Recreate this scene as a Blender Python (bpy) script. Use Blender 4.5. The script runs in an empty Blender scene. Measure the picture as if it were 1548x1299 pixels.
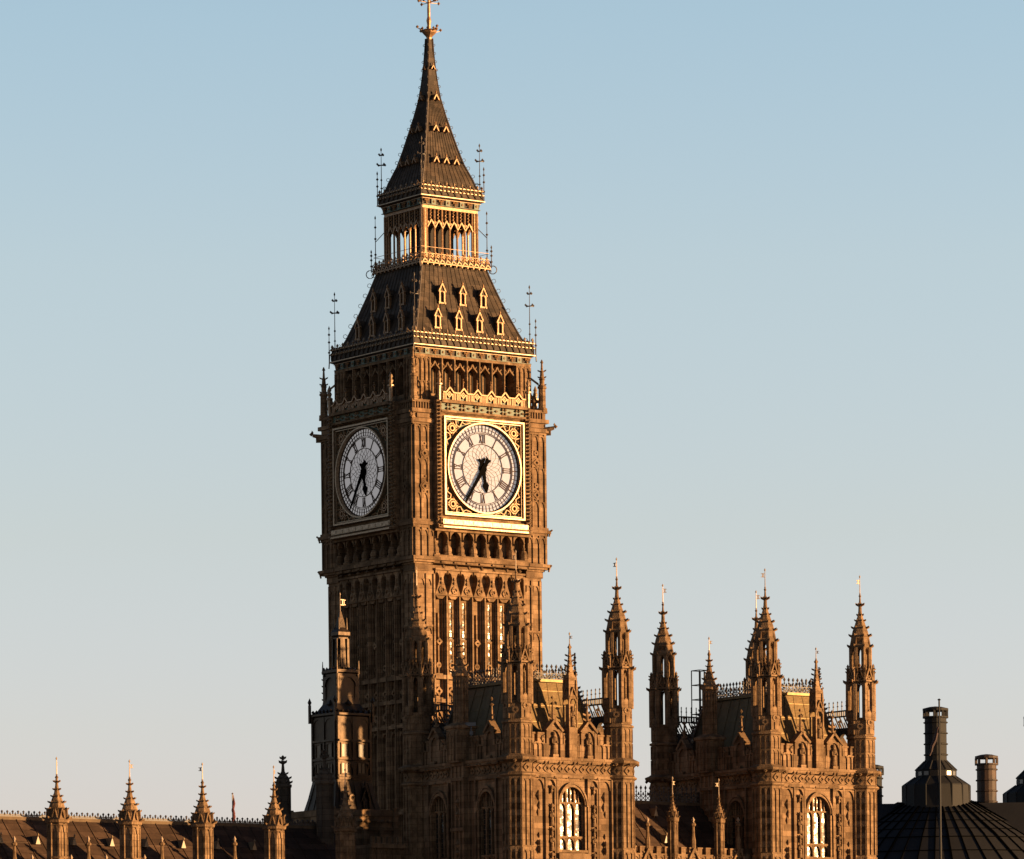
import bpy, bmesh, math, random
from mathutils import Matrix, Vector
rnd = random.Random(7)
SC = bpy.context.scene
COL = SC.collection
PI = math.pi

# ------------------------------------------------------------------ camera
FPX, YH, CAMZ, ROLL = 7250.0, 1664.0, 8.0, 0.010
cd = bpy.data.cameras.new('camera')
cam = bpy.data.objects.new('camera', cd); COL.objects.link(cam)
cam.location = (0, 0, CAMZ)
cam.matrix_world = Matrix.Translation((0, 0, CAMZ)) @ Matrix.Rotation(ROLL, 4, 'Y') @ Matrix.Rotation(PI/2, 4, 'X')
cd.sensor_width = 36.0; cd.sensor_fit = 'HORIZONTAL'
cd.lens = 36.0*FPX/1548.0
cd.shift_y = (YH-649.5)/1548.0
cd.clip_start = 1.0; cd.clip_end = 20000.0
SC.camera = cam

# ------------------------------------------------------------------ light
SUN_AZ = Vector((0.969, -0.247)).normalized()          # towards the sun
SUN_EL = math.radians(4.7)
SUN_DIR = Vector((SUN_AZ.x*math.cos(SUN_EL), SUN_AZ.y*math.cos(SUN_EL), math.sin(SUN_EL))).normalized()
w = bpy.data.worlds.new('World'); SC.world = w; w.use_nodes = True
nt = w.node_tree
bg = nt.nodes['Background']
sky = nt.nodes.new('ShaderNodeTexSky'); sky.sky_type = 'NISHITA'
sky.sun_disc = False
sky.sun_elevation = SUN_EL
sky.sun_rotation = math.atan2(SUN_AZ.x, SUN_AZ.y)
sky.altitude = 0.0; sky.air_density = 1.0; sky.dust_density = 0.6; sky.ozone_density = 1.0
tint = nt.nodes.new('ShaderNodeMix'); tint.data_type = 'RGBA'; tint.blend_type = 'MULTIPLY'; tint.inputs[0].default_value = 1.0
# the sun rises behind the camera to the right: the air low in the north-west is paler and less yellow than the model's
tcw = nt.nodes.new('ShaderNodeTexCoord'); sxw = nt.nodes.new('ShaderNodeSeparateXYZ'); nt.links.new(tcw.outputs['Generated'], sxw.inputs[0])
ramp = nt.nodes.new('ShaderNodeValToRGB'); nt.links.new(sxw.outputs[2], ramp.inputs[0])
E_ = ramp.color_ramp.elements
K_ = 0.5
stops = [(0.0, (0.76, 0.79, 2.0)), (0.05, (0.85, 0.845, 1.78)), (0.078, (0.895, 0.87, 1.47)), (0.118, (0.97, 0.91, 1.23)), (0.172, (1.068, 1.018, 1.223)), (0.222, (1.04, 1.065, 1.255)), (0.36, (0.5, 0.52, 0.68)), (0.6, (0.27, 0.29, 0.42)), (1.0, (0.22, 0.25, 0.38))]  # upper stops dim the unseen high sky to deepen the shade
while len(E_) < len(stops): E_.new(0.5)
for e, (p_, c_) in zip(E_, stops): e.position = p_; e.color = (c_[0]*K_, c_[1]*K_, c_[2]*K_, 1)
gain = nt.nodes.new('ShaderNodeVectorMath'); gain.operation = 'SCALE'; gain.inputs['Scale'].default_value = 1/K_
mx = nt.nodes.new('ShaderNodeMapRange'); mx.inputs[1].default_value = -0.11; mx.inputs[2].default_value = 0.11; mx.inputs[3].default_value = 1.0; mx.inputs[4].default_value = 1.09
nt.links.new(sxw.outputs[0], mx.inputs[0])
my = nt.nodes.new('ShaderNodeMapRange'); my.inputs[1].default_value = 0.1; my.inputs[2].default_value = 0.85; my.inputs[3].default_value = 0.85; my.inputs[4].default_value = 1.02   # unseen sky beside and behind the camera dimmed to deepen the shade
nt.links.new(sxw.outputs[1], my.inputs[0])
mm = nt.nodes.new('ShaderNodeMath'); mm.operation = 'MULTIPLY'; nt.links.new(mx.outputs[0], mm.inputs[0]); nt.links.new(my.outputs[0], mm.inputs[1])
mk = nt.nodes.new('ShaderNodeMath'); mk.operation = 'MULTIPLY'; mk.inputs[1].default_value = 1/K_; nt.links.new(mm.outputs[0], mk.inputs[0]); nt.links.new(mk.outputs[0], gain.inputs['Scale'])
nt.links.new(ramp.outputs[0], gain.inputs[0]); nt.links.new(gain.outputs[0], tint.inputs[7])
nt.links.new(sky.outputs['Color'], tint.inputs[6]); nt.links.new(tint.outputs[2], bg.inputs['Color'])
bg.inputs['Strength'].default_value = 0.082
sd = bpy.data.lights.new('sun', 'SUN'); sd.energy = 5.0; sd.angle = math.radians(0.5); sd.color = (1.0, 0.60, 0.27)
sun = bpy.data.objects.new('sun', sd); COL.objects.link(sun)
sun.rotation_euler = SUN_DIR.to_track_quat('Z', 'Y').to_euler()
SC.view_settings.view_transform = 'Standard'; SC.view_settings.look = 'None'
SC.view_settings.gamma = 1.0; SC.view_settings.exposure = 1.75
SC.render.engine = 'CYCLES'

# ------------------------------------------------------------------ pixel helpers: where a point of the photograph stands in the world
CR, SR = math.cos(ROLL), math.sin(ROLL)
def ray(px, py):
    u = (px-774.0)/FPX; v = (YH-py)/FPX
    return u*CR+v*SR, -u*SR+v*CR
def pix(px, py, Z):
    a, b = ray(px, py)
    return Vector((a*Z, Z, CAMZ+b*Z))
TH = math.radians(36.0)
A = Vector((math.cos(TH), math.sin(TH)))      # along the river front
B = Vector((-math.sin(TH), math.cos(TH)))     # away from the river
def on_line(px, py, P, d):
    a, _ = ray(px, py)
    t = (a*P.y-P.x)/(d.x-a*d.y)
    return P+d*t

# ------------------------------------------------------------------ materials
def mat(name, col, rough=0.8, metal=0.0, noise=0.0, nscale=1.0, dark=None, bump=0.0, bscale=6.0, streak=0.0, courses=0.0, spec=0.5, island=0.0):
    m = bpy.data.materials.new(name); m.use_nodes = True
    t = m.node_tree; b = t.nodes['Principled BSDF']
    b.inputs['Roughness'].default_value = rough; b.inputs['Metallic'].default_value = metal
    b.inputs['Specular IOR Level'].default_value = spec
    tc = t.nodes.new('ShaderNodeTexCoord')
    last = None
    def mixc(fac, c1, c2, mode='MIX'):
        n = t.nodes.new('ShaderNodeMix'); n.data_type = 'RGBA'; n.blend_type = mode
        for sock, v in ((n.inputs[0], fac), (n.inputs[6], c1), (n.inputs[7], c2)):
            if hasattr(v, 'links'): t.links.new(v, sock)
            else: sock.default_value = v if not isinstance(v, tuple) else (*v[:3], 1)
        return n.outputs[2]
    c = (*col, 1)
    if noise:
        n = t.nodes.new('ShaderNodeTexNoise'); n.inputs['Scale'].default_value = nscale; n.inputs['Detail'].default_value = 7; n.inputs['Roughness'].default_value = 0.65
        t.links.new(tc.outputs['Object'], n.inputs['Vector'])
        r = t.nodes.new('ShaderNodeMapRange'); r.inputs[1].default_value = 0.35; r.inputs[2].default_value = 0.68
        t.links.new(n.outputs['Fac'], r.inputs[0])
        c = mixc(r.outputs[0], c, tuple(dark or [x*(1-noise) for x in col]))
    if courses:
        # ashlar: every block a slightly different tone; uses x+y so that both wall directions get joints
        sx = t.nodes.new('ShaderNodeSeparateXYZ'); t.links.new(tc.outputs['Object'], sx.inputs[0])
        ad = t.nodes.new('ShaderNodeMath'); ad.operation = 'ADD'; t.links.new(sx.outputs[0], ad.inputs[0]); t.links.new(sx.outputs[1], ad.inputs[1])
        cb = t.nodes.new('ShaderNodeCombineXYZ'); t.links.new(ad.outputs[0], cb.inputs[0]); t.links.new(sx.outputs[2], cb.inputs[1])
        bk = t.nodes.new('ShaderNodeTexBrick'); bk.inputs['Scale'].default_value = 1.0
        bk.inputs['Color1'].default_value = (1.18, 1.18, 1.2, 1); bk.inputs['Color2'].default_value = (1-courses,)*3+(1,)
        bk.inputs['Mortar'].default_value = (0.5, 0.46, 0.42, 1); bk.inputs['Mortar Size'].default_value = 0.012
        bk.inputs['Brick Width'].default_value = 0.8; bk.inputs['Row Height'].default_value = 0.36
        t.links.new(cb.outputs[0], bk.inputs['Vector'])
        c = mixc(1.0, c, bk.outputs['Color'], 'MULTIPLY')
    if streak:
        mp = t.nodes.new('ShaderNodeMapping'); mp.inputs['Scale'].default_value = (2.4, 2.4, 0.12)
        t.links.new(tc.outputs['Object'], mp.inputs[0])
        n = t.nodes.new('ShaderNodeTexNoise'); n.inputs['Scale'].default_value = 1.0; n.inputs['Detail'].default_value = 5
        t.links.new(mp.outputs[0], n.inputs['Vector'])
        r = t.nodes.new('ShaderNodeMapRange'); r.inputs[1].default_value = 0.5; r.inputs[2].default_value = 0.72
        r.inputs[3].default_value = 0.0; r.inputs[4].default_value = streak
        t.links.new(n.outputs['Fac'], r.inputs[0])
        c = mixc(r.outputs[0], c, tuple(x*0.3 for x in col))
    if courses:
        oi = t.nodes.new('ShaderNodeObjectInfo'); r = t.nodes.new('ShaderNodeMapRange'); r.inputs[3].default_value = 0.84; r.inputs[4].default_value = 1.10
        t.links.new(oi.outputs['Random'], r.inputs[0])
        vm = t.nodes.new('ShaderNodeVectorMath'); vm.operation = 'SCALE'; t.links.new(c, vm.inputs[0]); t.links.new(r.outputs[0], vm.inputs['Scale']); c = vm.outputs[0]
    if hasattr(c, 'links'): t.links.new(c, b.inputs['Base Color'])
    else: b.inputs['Base Color'].default_value = c
    if bump:
        n = t.nodes.new('ShaderNodeTexNoise'); n.inputs['Scale'].default_value = bscale; n.inputs['Detail'].default_value = 4
        t.links.new(tc.outputs['Object'], n.inputs['Vector'])
        bp = t.nodes.new('ShaderNodeBump'); bp.inputs['Strength'].default_value = bump; bp.inputs['Distance'].default_value = 0.05
        t.links.new(n.outputs['Fac'], bp.inputs['Height']); t.links.new(bp.outputs[0], b.inputs['Normal'])
    return m
STONE = mat('limestone', (0.235, 0.150, 0.085), 0.9, noise=0.45, nscale=0.8, dark=(0.095, 0.056, 0.029), bump=0.5, bscale=9, streak=0.75, courses=0.38, spec=0.12)
STONE2 = mat('carved_limestone', (0.225, 0.144, 0.080), 0.9, noise=0.5, nscale=2.2, dark=(0.085, 0.05, 0.026), bump=0.6, bscale=14, streak=0.65, courses=0.2, spec=0.12)
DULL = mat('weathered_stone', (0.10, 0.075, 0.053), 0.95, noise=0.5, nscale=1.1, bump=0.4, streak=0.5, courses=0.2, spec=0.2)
IRON = mat('cast_iron_roof', (0.062, 0.043, 0.029), 0.65, noise=0.5, nscale=1.3, bump=0.25, bscale=5, streak=0.5, courses=0.45, spec=0.15)
IRONC = mat('painted_ironwork', (0.065, 0.048, 0.036), 0.6, noise=0.4, nscale=3.0)
TRACE = mat('dial_ironwork', (0.05, 0.033, 0.025), 0.8, spec=0.05)
BLACK = mat('black_ironwork', (0.003, 0.0027, 0.0025), 0.9, spec=0.0)
VOID = mat('opening_shade', (0.014, 0.011, 0.009), 0.9)  # near-black colour stands in for the shade inside openings
LEAD = mat('dark_lead', (0.03, 0.03, 0.034), 0.5, noise=0.4, nscale=1.0, bump=0.2, streak=0.3)
LEADL = mat('lead_louvre', (0.042, 0.026, 0.014), 0.5, metal=0.75, noise=0.4, nscale=1.6, bump=0.3, streak=0.4)
TILE = mat('iron_roof_plates', (0.066, 0.04, 0.026), 0.7, spec=0.12, courses=0.45, noise=0.4, nscale=0.9, bump=0.2, streak=0.4)
PLATE = mat('pale_roof_plates', (0.20, 0.135, 0.07), 0.5, noise=0.3, nscale=1.2, bump=0.2, streak=0.3)
SLATE = mat('sheeted_roof', (0.088, 0.059, 0.028), 0.48, metal=0.9, noise=0.35, nscale=1.4, bump=0.15, streak=0.3)
GOLD = mat('gilding', (0.29, 0.165, 0.075), 0.5, metal=0.3, noise=0.6, nscale=5.0, dark=(0.12, 0.06, 0.024), bump=0.4, bscale=12)
GOLDF = mat('frame_gilding', (0.33, 0.235, 0.15), 0.45, metal=0.4, noise=0.6, nscale=6.0, dark=(0.13, 0.08, 0.036), bump=0.2)
GOLDP = mat('pale_gilding', (0.34, 0.25, 0.17), 0.55, metal=0.3, noise=0.3, nscale=6.0)
OPAL = mat('opal_glass', (0.25, 0.25, 0.285), 0.85, noise=0.22, nscale=3.5, spec=0.04)
b_ = OPAL.node_tree.nodes['Principled BSDF']; b_.inputs['Emission Color'].default_value = (1.0, 0.95, 0.92, 1); b_.inputs['Emission Strength'].default_value = 0.070   # the dials are lit from behind
LOUVRE_PANE = mat('dusty_glass', (0.10, 0.066, 0.035), 0.36, noise=0.3, nscale=3, bump=0.1, spec=0.22)
GREEN = mat('painted_shield', (0.045, 0.07, 0.04), 0.6, noise=0.4, nscale=4)
PANE = mat('leaded_glass', (0.02, 0.018, 0.016), 0.24, noise=0.5, nscale=3, bump=0.16, bscale=3.2, spec=0.5)
BRONZE = mat('dark_bronze', (0.0095, 0.0092, 0.0095), 0.75, noise=0.35, nscale=0.35, bump=0.1, streak=0.3, spec=0.25)
SEAM = mat('black_seams', (0.0015, 0.0015, 0.0015), 1.0, spec=0.0)
RUST = mat('weathered_bronze', (0.05, 0.028, 0.018), 0.65, noise=0.8, nscale=0.9, streak=0.7, dark=(0.012, 0.011, 0.012), spec=0.25)
WHITE = mat('pale_paint', (0.12, 0.09, 0.08), 0.5)
RED = mat('red_flag_cloth', (0.11, 0.022, 0.024), 0.8, noise=0.4, nscale=2)
POLE = mat('grey_pole', (0.012, 0.012, 0.013), 0.6, spec=0.2)
GROUND = mat('paving', (0.10, 0.095, 0.09), 0.9, noise=0.3, nscale=0.2)

def tilt(m, sc, amt):
    t = m.node_tree; b = t.nodes['Principled BSDF']
    tc = t.nodes.new('ShaderNodeTexCoord'); v = t.nodes.new('ShaderNodeTexVoronoi'); v.inputs['Scale'].default_value = sc
    t.links.new(tc.outputs['Object'], v.inputs['Vector'])
    s1 = t.nodes.new('ShaderNodeVectorMath'); s1.operation = 'SUBTRACT'; s1.inputs[1].default_value = (.5,.5,.5); t.links.new(v.outputs['Color'], s1.inputs[0])
    s2 = t.nodes.new('ShaderNodeVectorMath'); s2.operation = 'SCALE'; s2.inputs['Scale'].default_value = amt; t.links.new(s1.outputs[0], s2.inputs[0])
    g_ = t.nodes.new('ShaderNodeNewGeometry'); s3 = t.nodes.new('ShaderNodeVectorMath'); s3.operation = 'ADD'; t.links.new(s2.outputs[0], s3.inputs[0])
    bp = [n for n in t.nodes if n.type == 'BUMP']
    t.links.new(bp[0].outputs[0] if bp else g_.outputs['Normal'], s3.inputs[1])
    s4 = t.nodes.new('ShaderNodeVectorMath'); s4.operation = 'NORMALIZE'; t.links.new(s3.outputs[0], s4.inputs[0]); t.links.new(s4.outputs[0], b.inputs['Normal'])
tilt(PANE, 4.0, 0.20)
SLIT = mat('slit_glass', (0.05, 0.03, 0.015), 0.25, noise=0.5, nscale=3, bump=0.15, bscale=3.0, spec=0.45)
tilt(SLIT, 3.0, 0.28)
# ------------------------------------------------------------------ mesh kit (local frame: x along the face, -y outwards, z up)
class MB:
    def __init__(s): s.v = []; s.f = []; s.M = Matrix()
    def face(s, k, base=None): s.M = (base or Matrix()) @ Matrix.Rotation(-k*PI/2, 4, 'Z'); return s
    def at(s, x, y, z, rz=0): s.M = Matrix.Translation((x, y, z)) @ Matrix.Rotation(rz, 4, 'Z'); return s
    def add(s, vs, fs):
        o = len(s.v); M = s.M
        s.v += [tuple(M @ Vector(p)) for p in vs]; s.f += [tuple(i+o for i in f) for f in fs]
    def box(s, x0, x1, y0, y1, z0, z1):
        s.add([(x0,y0,z0),(x1,y0,z0),(x1,y1,z0),(x0,y1,z0),(x0,y0,z1),(x1,y0,z1),(x1,y1,z1),(x0,y1,z1)],
              [(0,3,2,1),(4,5,6,7),(0,1,5,4),(1,2,6,5),(2,3,7,6),(3,0,4,7)])
    def pan(s, u0, u1, z0, z1, d0, d1): s.box(u0, u1, -d1, -d0, z0, z1)
    def ext(s, pts, d0, d1):
        n = len(pts)
        s.add([(u,-d1,z) for u, z in pts]+[(u,-d0,z) for u, z in pts],
              [tuple(range(n)), tuple(range(2*n-1, n-1, -1))]+[(i, i+n, (i+1)%n+n, (i+1)%n) for i in range(n)])
    def bar(s, p, q, wd, d0, d1):
        dx, dz = q[0]-p[0], q[1]-p[1]; L = math.hypot(dx, dz) or 1; nx, nz = -dz/L*wd/2, dx/L*wd/2
        s.ext([(p[0]-nx,p[1]-nz),(q[0]-nx,q[1]-nz),(q[0]+nx,q[1]+nz),(p[0]+nx,p[1]+nz)], d0, d1)
    def path(s, pts, wd, d0, d1):
        for p, q in zip(pts, pts[1:]): s.bar(p, q, wd, d0, d1)
    def ring(s, cu, cz, r0, r1, d0, d1, n=32, rot=0.0):
        vs = []; fs = []
        for i in range(n):
            c, sn = math.cos(rot+2*PI*i/n), math.sin(rot+2*PI*i/n)
            vs += [(cu+r0*c,-d1,cz+r0*sn),(cu+r1*c,-d1,cz+r1*sn),(cu+r1*c,-d0,cz+r1*sn),(cu+r0*c,-d0,cz+r0*sn)]
        for i in range(n):
            a, b = 4*i, 4*((i+1)%n)
            fs += [(a,a+1,b+1,b),(a+1,a+2,b+2,b+1),(a+3,a,b,b+3)]
        s.add(vs, fs)
    def disc(s, cu, cz, r, d0, d1, n=64):
        s.ext([(cu+r*math.cos(2*PI*i/n), cz+r*math.sin(2*PI*i/n)) for i in range(n)], d0, d1)
    def lathe(s, prof, n, cx=0.0, cy=0.0, rot=None, sx=1.0, sy=1.0):
        if rot is None: rot = PI/n
        vs = []; fs = []; m = len(prof)
        for r, z in prof:
            for i in range(n):
                t = rot+2*PI*i/n; vs.append((cx+sx*r*math.cos(t), cy+sy*r*math.sin(t), z))
        for j in range(m-1):
            for i in range(n):
                k = (i+1)%n; fs.append((j*n+i, j*n+k, (j+1)*n+k, (j+1)*n+i))
        fs.append(tuple(range(n-1, -1, -1))); fs.append(tuple(range((m-1)*n, m*n)))
        s.add(vs, fs)
    def sq(s, prof, cx=0.0, cy=0.0):      # square plan, given half widths
        s.lathe([(h*math.sqrt(2), z) for h, z in prof], 4, cx, cy)
    def rect(s, prof):                    # rectangular plan, profile of (half x, half y, z)
        vs = []; fs = []
        for hx, hy, z in prof: vs += [(-hx,-hy,z),(hx,-hy,z),(hx,hy,z),(-hx,hy,z)]
        for j in range(len(prof)-1):
            for i in range(4):
                k = (i+1)%4; fs.append((4*j+i, 4*j+k, 4*j+4+k, 4*j+4+i))
        m = len(prof)-1
        s.add(vs, fs+[(3,2,1,0),(4*m,4*m+1,4*m+2,4*m+3)])
    def rod(s, p, q, r, n=5, r2=None):
        p, q = Vector(p), Vector(q); d = q-p
        if d.length < 1e-6: return
        r2 = r if r2 is None else r2
        z = d.normalized(); x = z.orthogonal().normalized(); y = z.cross(x)
        vs = []
        for c, rr in ((p, r), (q, r2)):
            for i in range(n):
                t = 2*PI*i/n; vs.append(tuple(c+x*(rr*math.cos(t))+y*(rr*math.sin(t))))
        s.add(vs, [(i, (i+1)%n, (i+1)%n+n, i+n) for i in range(n)]+[tuple(range(n-1,-1,-1)), tuple(range(n, 2*n))])
    def lump(s, x, y, z, rx, ry=None, rz=None):
        ry = rx if ry is None else ry; rz = rx if rz is None else rz
        h = 0.62
        vs = [(x,y,z-rz),(x,y,z+rz)]+[(x+rx*math.cos(i*PI/3)*1.0, y+ry*math.sin(i*PI/3), z) for i in range(6)]
        fs = []
        for i in range(6):
            j = (i+1)%6; fs += [(0, 2+j, 2+i), (1, 2+i, 2+j)]
        s.add(vs, fs)
    def fl(s, u, d, z, r, rd=None, rz=None): s.lump(u, -d, z, r, rd or r, rz or r)
    def hook(s, x, y, z, dx, dy, r):      # a crocket: a leaf that curls out and up
        s.add([(x-dy*r*.35,y+dx*r*.35,z-r*.5),(x+dy*r*.35,y-dx*r*.35,z-r*.5),(x,y,z+r*.35),
               (x+dx*r*1.15,y+dy*r*1.15,z+r*.05),(x+dx*r*1.25,y+dy*r*1.25,z+r*.75),(x+dx*r*.7,y+dy*r*.7,z+r*.55)],
              [(0,1,3),(0,3,2),(1,2,3),(2,3,5),(3,4,5),(0,2,1)])
    def build(s, name, m, parent=None, smooth=False):
        me = bpy.data.meshes.new(name); me.from_pydata(s.v, [], s.f)
        me.materials.append(m)
        bm = bmesh.new(); bm.from_mesh(me); bmesh.ops.recalc_face_normals(bm, faces=bm.faces)
        if smooth:
            for f in bm.faces: f.smooth = True
        bm.to_mesh(me); bm.free()
        o = bpy.data.objects.new(name, me); COL.objects.link(o)
        if parent: o.parent = parent
        return o
def thing(name, label, cat, loc, rz=0.0, group=None):
    o = bpy.data.objects.new(name, None); COL.objects.link(o)
    o.empty_display_size = 0.5; o.location = loc; o.rotation_euler = (0, 0, rz)
    o['label'] = label; o['category'] = cat
    if group: o['group'] = group
    return o
def kids(o): return [c for c in COL.objects if c.parent == o]
def copy_tree(o, parent=None, loc=None, rz=None):
    c = o.copy(); COL.objects.link(c); c.parent = parent
    if loc is not None: c.location = loc
    if rz is not None: c.rotation_euler = (0, 0, rz)
    for ch in kids(o): copy_tree(ch, c)
    return c
def arch(u0, u1, zs, za, n=6):           # a pointed arch from the left springing over the apex to the right springing
    c = (u0+u1)/2; h = (u1-u0)/2; out = []
    for i in range(n+1):
        t = i/n; out.append((u0+h*(1-math.cos(t*PI/2))**0.85*1.0, zs+(za-zs)*math.sin(t*PI/2)**0.9))
    return out+[(2*c-u, z) for u, z in reversed(out[:-1])]
def spandrel(mb, u0, u1, zs, zt, j, d0, d1, za=None):   # plate with a pointed arch cut out, zs springing, zt top
    za = zt-0.08*(zt-zs) if za is None else za
    a = arch(u0+j, u1-j, zs, za); c = len(a)//2; m = (u0+u1)/2
    mb.ext([(u0,zs)]+a[:c+1]+[(m,zt),(u0,zt)], d0, d1)
    mb.ext([(u1,zt),(m,zt)]+a[c:]+[(u1,zs)], d0, d1)
def niche_head(mb, u0, u1, z0, z1, d0, d1):
    spandrel(mb, u0, u1, z0, z1, (u1-u0)*0.12, d0, d1)
def weather_vane(h=1.15, flag=0.28, side=1):
    flag *= .66
    m = MB(); m.rod((0,0,0),(0,0,h),0.035,5,0.018); m.lump(0,0,h,0.06,0.06,0.12)
    m.lump(0,0,0.12,0.07)
    for a, b, c, d in ((0.03,flag,.62,.65),(0.03,flag,.80,.83),(flag*.45,flag*.7,.65,.80),(flag-.04,flag,.62,.83),(flag,flag+.08,.63,.66),(flag,flag+.08,.79,.82)):
        m.box(min(a*side,b*side),max(a*side,b*side),-.015,.015,h*c,h*d)
    return m

# ================================================================== the ground
g = MB(); g.box(-6000, 6000, -300, 9000, -1.0, 0.0)
go = g.build('ground', GROUND); go['kind'] = 'structure'

# ================================================================== the clock tower
ZT = 373.7
pT = pix(655, 700, ZT)
tower = thing('clock_tower', 'tall Gothic clock tower with four white dials, gilded lantern and pointed iron spire', 'clock tower', (pT.x, pT.y, 0), TH)
NB = 7; BW = 8.4/NB
BX = [-4.2+BW*i for i in range(NB+1)]
# --- shaft
m = MB(); m.box(-5.45, 5.45, -5.45, 5.45, 0, 49.2)
for k in range(4):
    m.face(k)
    m.box(-5.95, -4.25, -5.95, -4.25, 0, 48.55)                     # corner pier
    for z, h, d in ((36.6,.28,.07),(38.5,.3,.1),(40.3,.34,.1),(30,.3,.08),(24,.3,.08)):
        m.box(-5.95-d, -4.15, -5.95-d, -4.15, z, z+h)
        m.pan(-4.15, 4.15, z+.01, z+h-.01, 5.45, 5.86)
        m.pan(-4.15, 4.15, z+h-.01, z+h+.12, 5.45, 5.66)
    for sgn in (-1, 1):
        for u in (5.85, 5.05, 4.33):
            m.pan(min(sgn*u,sgn*u+.14*-sgn), max(sgn*u,sgn*u-.14*sgn), 0, 48.3, 5.9, 6.06)
        for zb, ze in ((40.7,44.2),(44.4,47.9)):
            spandrel(m, *sorted((sgn*4.48, sgn*4.98)), ze-.5, ze, .04, 5.94, 6.03)
            spandrel(m, *sorted((sgn*5.14, sgn*5.70)), ze-.5, ze, .04, 5.94, 6.03)
        m.pan(*sorted((sgn*4.45, sgn*5.72)), 44.22, 44.4, 5.9, 6.1)
    for i, u in enumerate(BX):                                      # ribs between the bays
        m.pan(u-.15, u+.15, 0, 46.75, 5.4, 5.80)
        m.pan(u-.05, u+.05, 0, 46.9, 5.78, 5.92)
        for s_ in (-1, 1):
            if -4.2 < u+s_*.3 < 4.2: m.pan(u+s_*.24-.04, u+s_*.24+.04, 0, 46.4, 5.4, 5.64)
    for i in range(NB):                                             # heart-shaped recesses under the cornice, between the bays
        a, b = BX[i], BX[i+1]; c = (a+b)/2
        h_ = [(0,46.7),(.12,47.0),(.36,47.7),(.41,48.05),(.3,48.36),(.12,48.46),(.06,48.3),(.06,48.6)]
        m.ext([(a+x, z) for x, z in h_]+[(c,48.6),(c,46.7)], 5.45, 6.05)
        m.ext([(b-x, z) for x, z in h_]+[(c,48.6),(c,46.7)], 5.45, 6.05)
        m.ext([(a+.15,46.7),(c-.2,46.45),(c+.2,46.45),(b-.15,46.7)], 5.45, 5.9)
        for zz, rr in ((46.95,.2),(47.3,.17),(47.65,.13),(47.95,.1)): m.fl(c+(.05 if zz < 47.2 else -.03), 6.08, zz, rr, .12, .16)
        m.ring(c, 47.1, .2, .3, 6.04, 6.14, 6)
        m.ring(c, 41.4, .12, .24, 5.44, 5.62, 8)
        if i in (0, 3, 6):
            m.pan(c-.05, c+.05, 40.8, 45.4, 5.4, 5.60)
            m.ring(c, 43.2, .1, .3, 5.5, 5.72, 4, 0)
        m.ring(c, 39.4, .15, .36, 5.45, 5.62, 4)
        m.ring(c, 37.6, .15, .36, 5.45, 5.62, 8)
        spandrel(m, a+.15, b-.15, 35.4, 36.4, .04, 5.44, 5.66)
    m.pan(-4.25, 4.25, 48.6, 48.75, 5.4, 6.2)
shaft = m.build('shaft', STONE, tower)
# windows of the shaft
mf = MB(); mp_ = MB()
for q in range(2):
    z0, z1 = ((40.75, 43.3), (43.55, 46.3))[q]
    mf.pan(-.24, -.115, z0, z1, 5.45, 5.56); mf.pan(.115, .24, z0, z1, 5.45, 5.56)
    spandrel(mf, -.16, .16, z1-.3, z1, .01, 5.45, 5.55)
    mf.pan(-.24, .24, z1, z1+.12, 5.45, 5.58)
    zz = z0
    while zz < z1-.1: mf.pan(-.16, .16, zz, zz+.07, 5.45, 5.52); zz += .36
mp_.pan(-.16, .16, 40.7, 46.3, 5.46, 5.49)
f0 = mf.build('shaft_window', STONE2, tower); mp_.build('pane', SLIT, f0)
first = True
for k in range(4):
    for i in (1, 2, 4, 5):
        o = f0 if first else copy_tree(f0, tower); first = False
        o.matrix_local = Matrix.Rotation(-k*PI/2, 4, 'Z') @ Matrix.Translation(((BX[i]+BX[i+1])/2, 0, 0))
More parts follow.
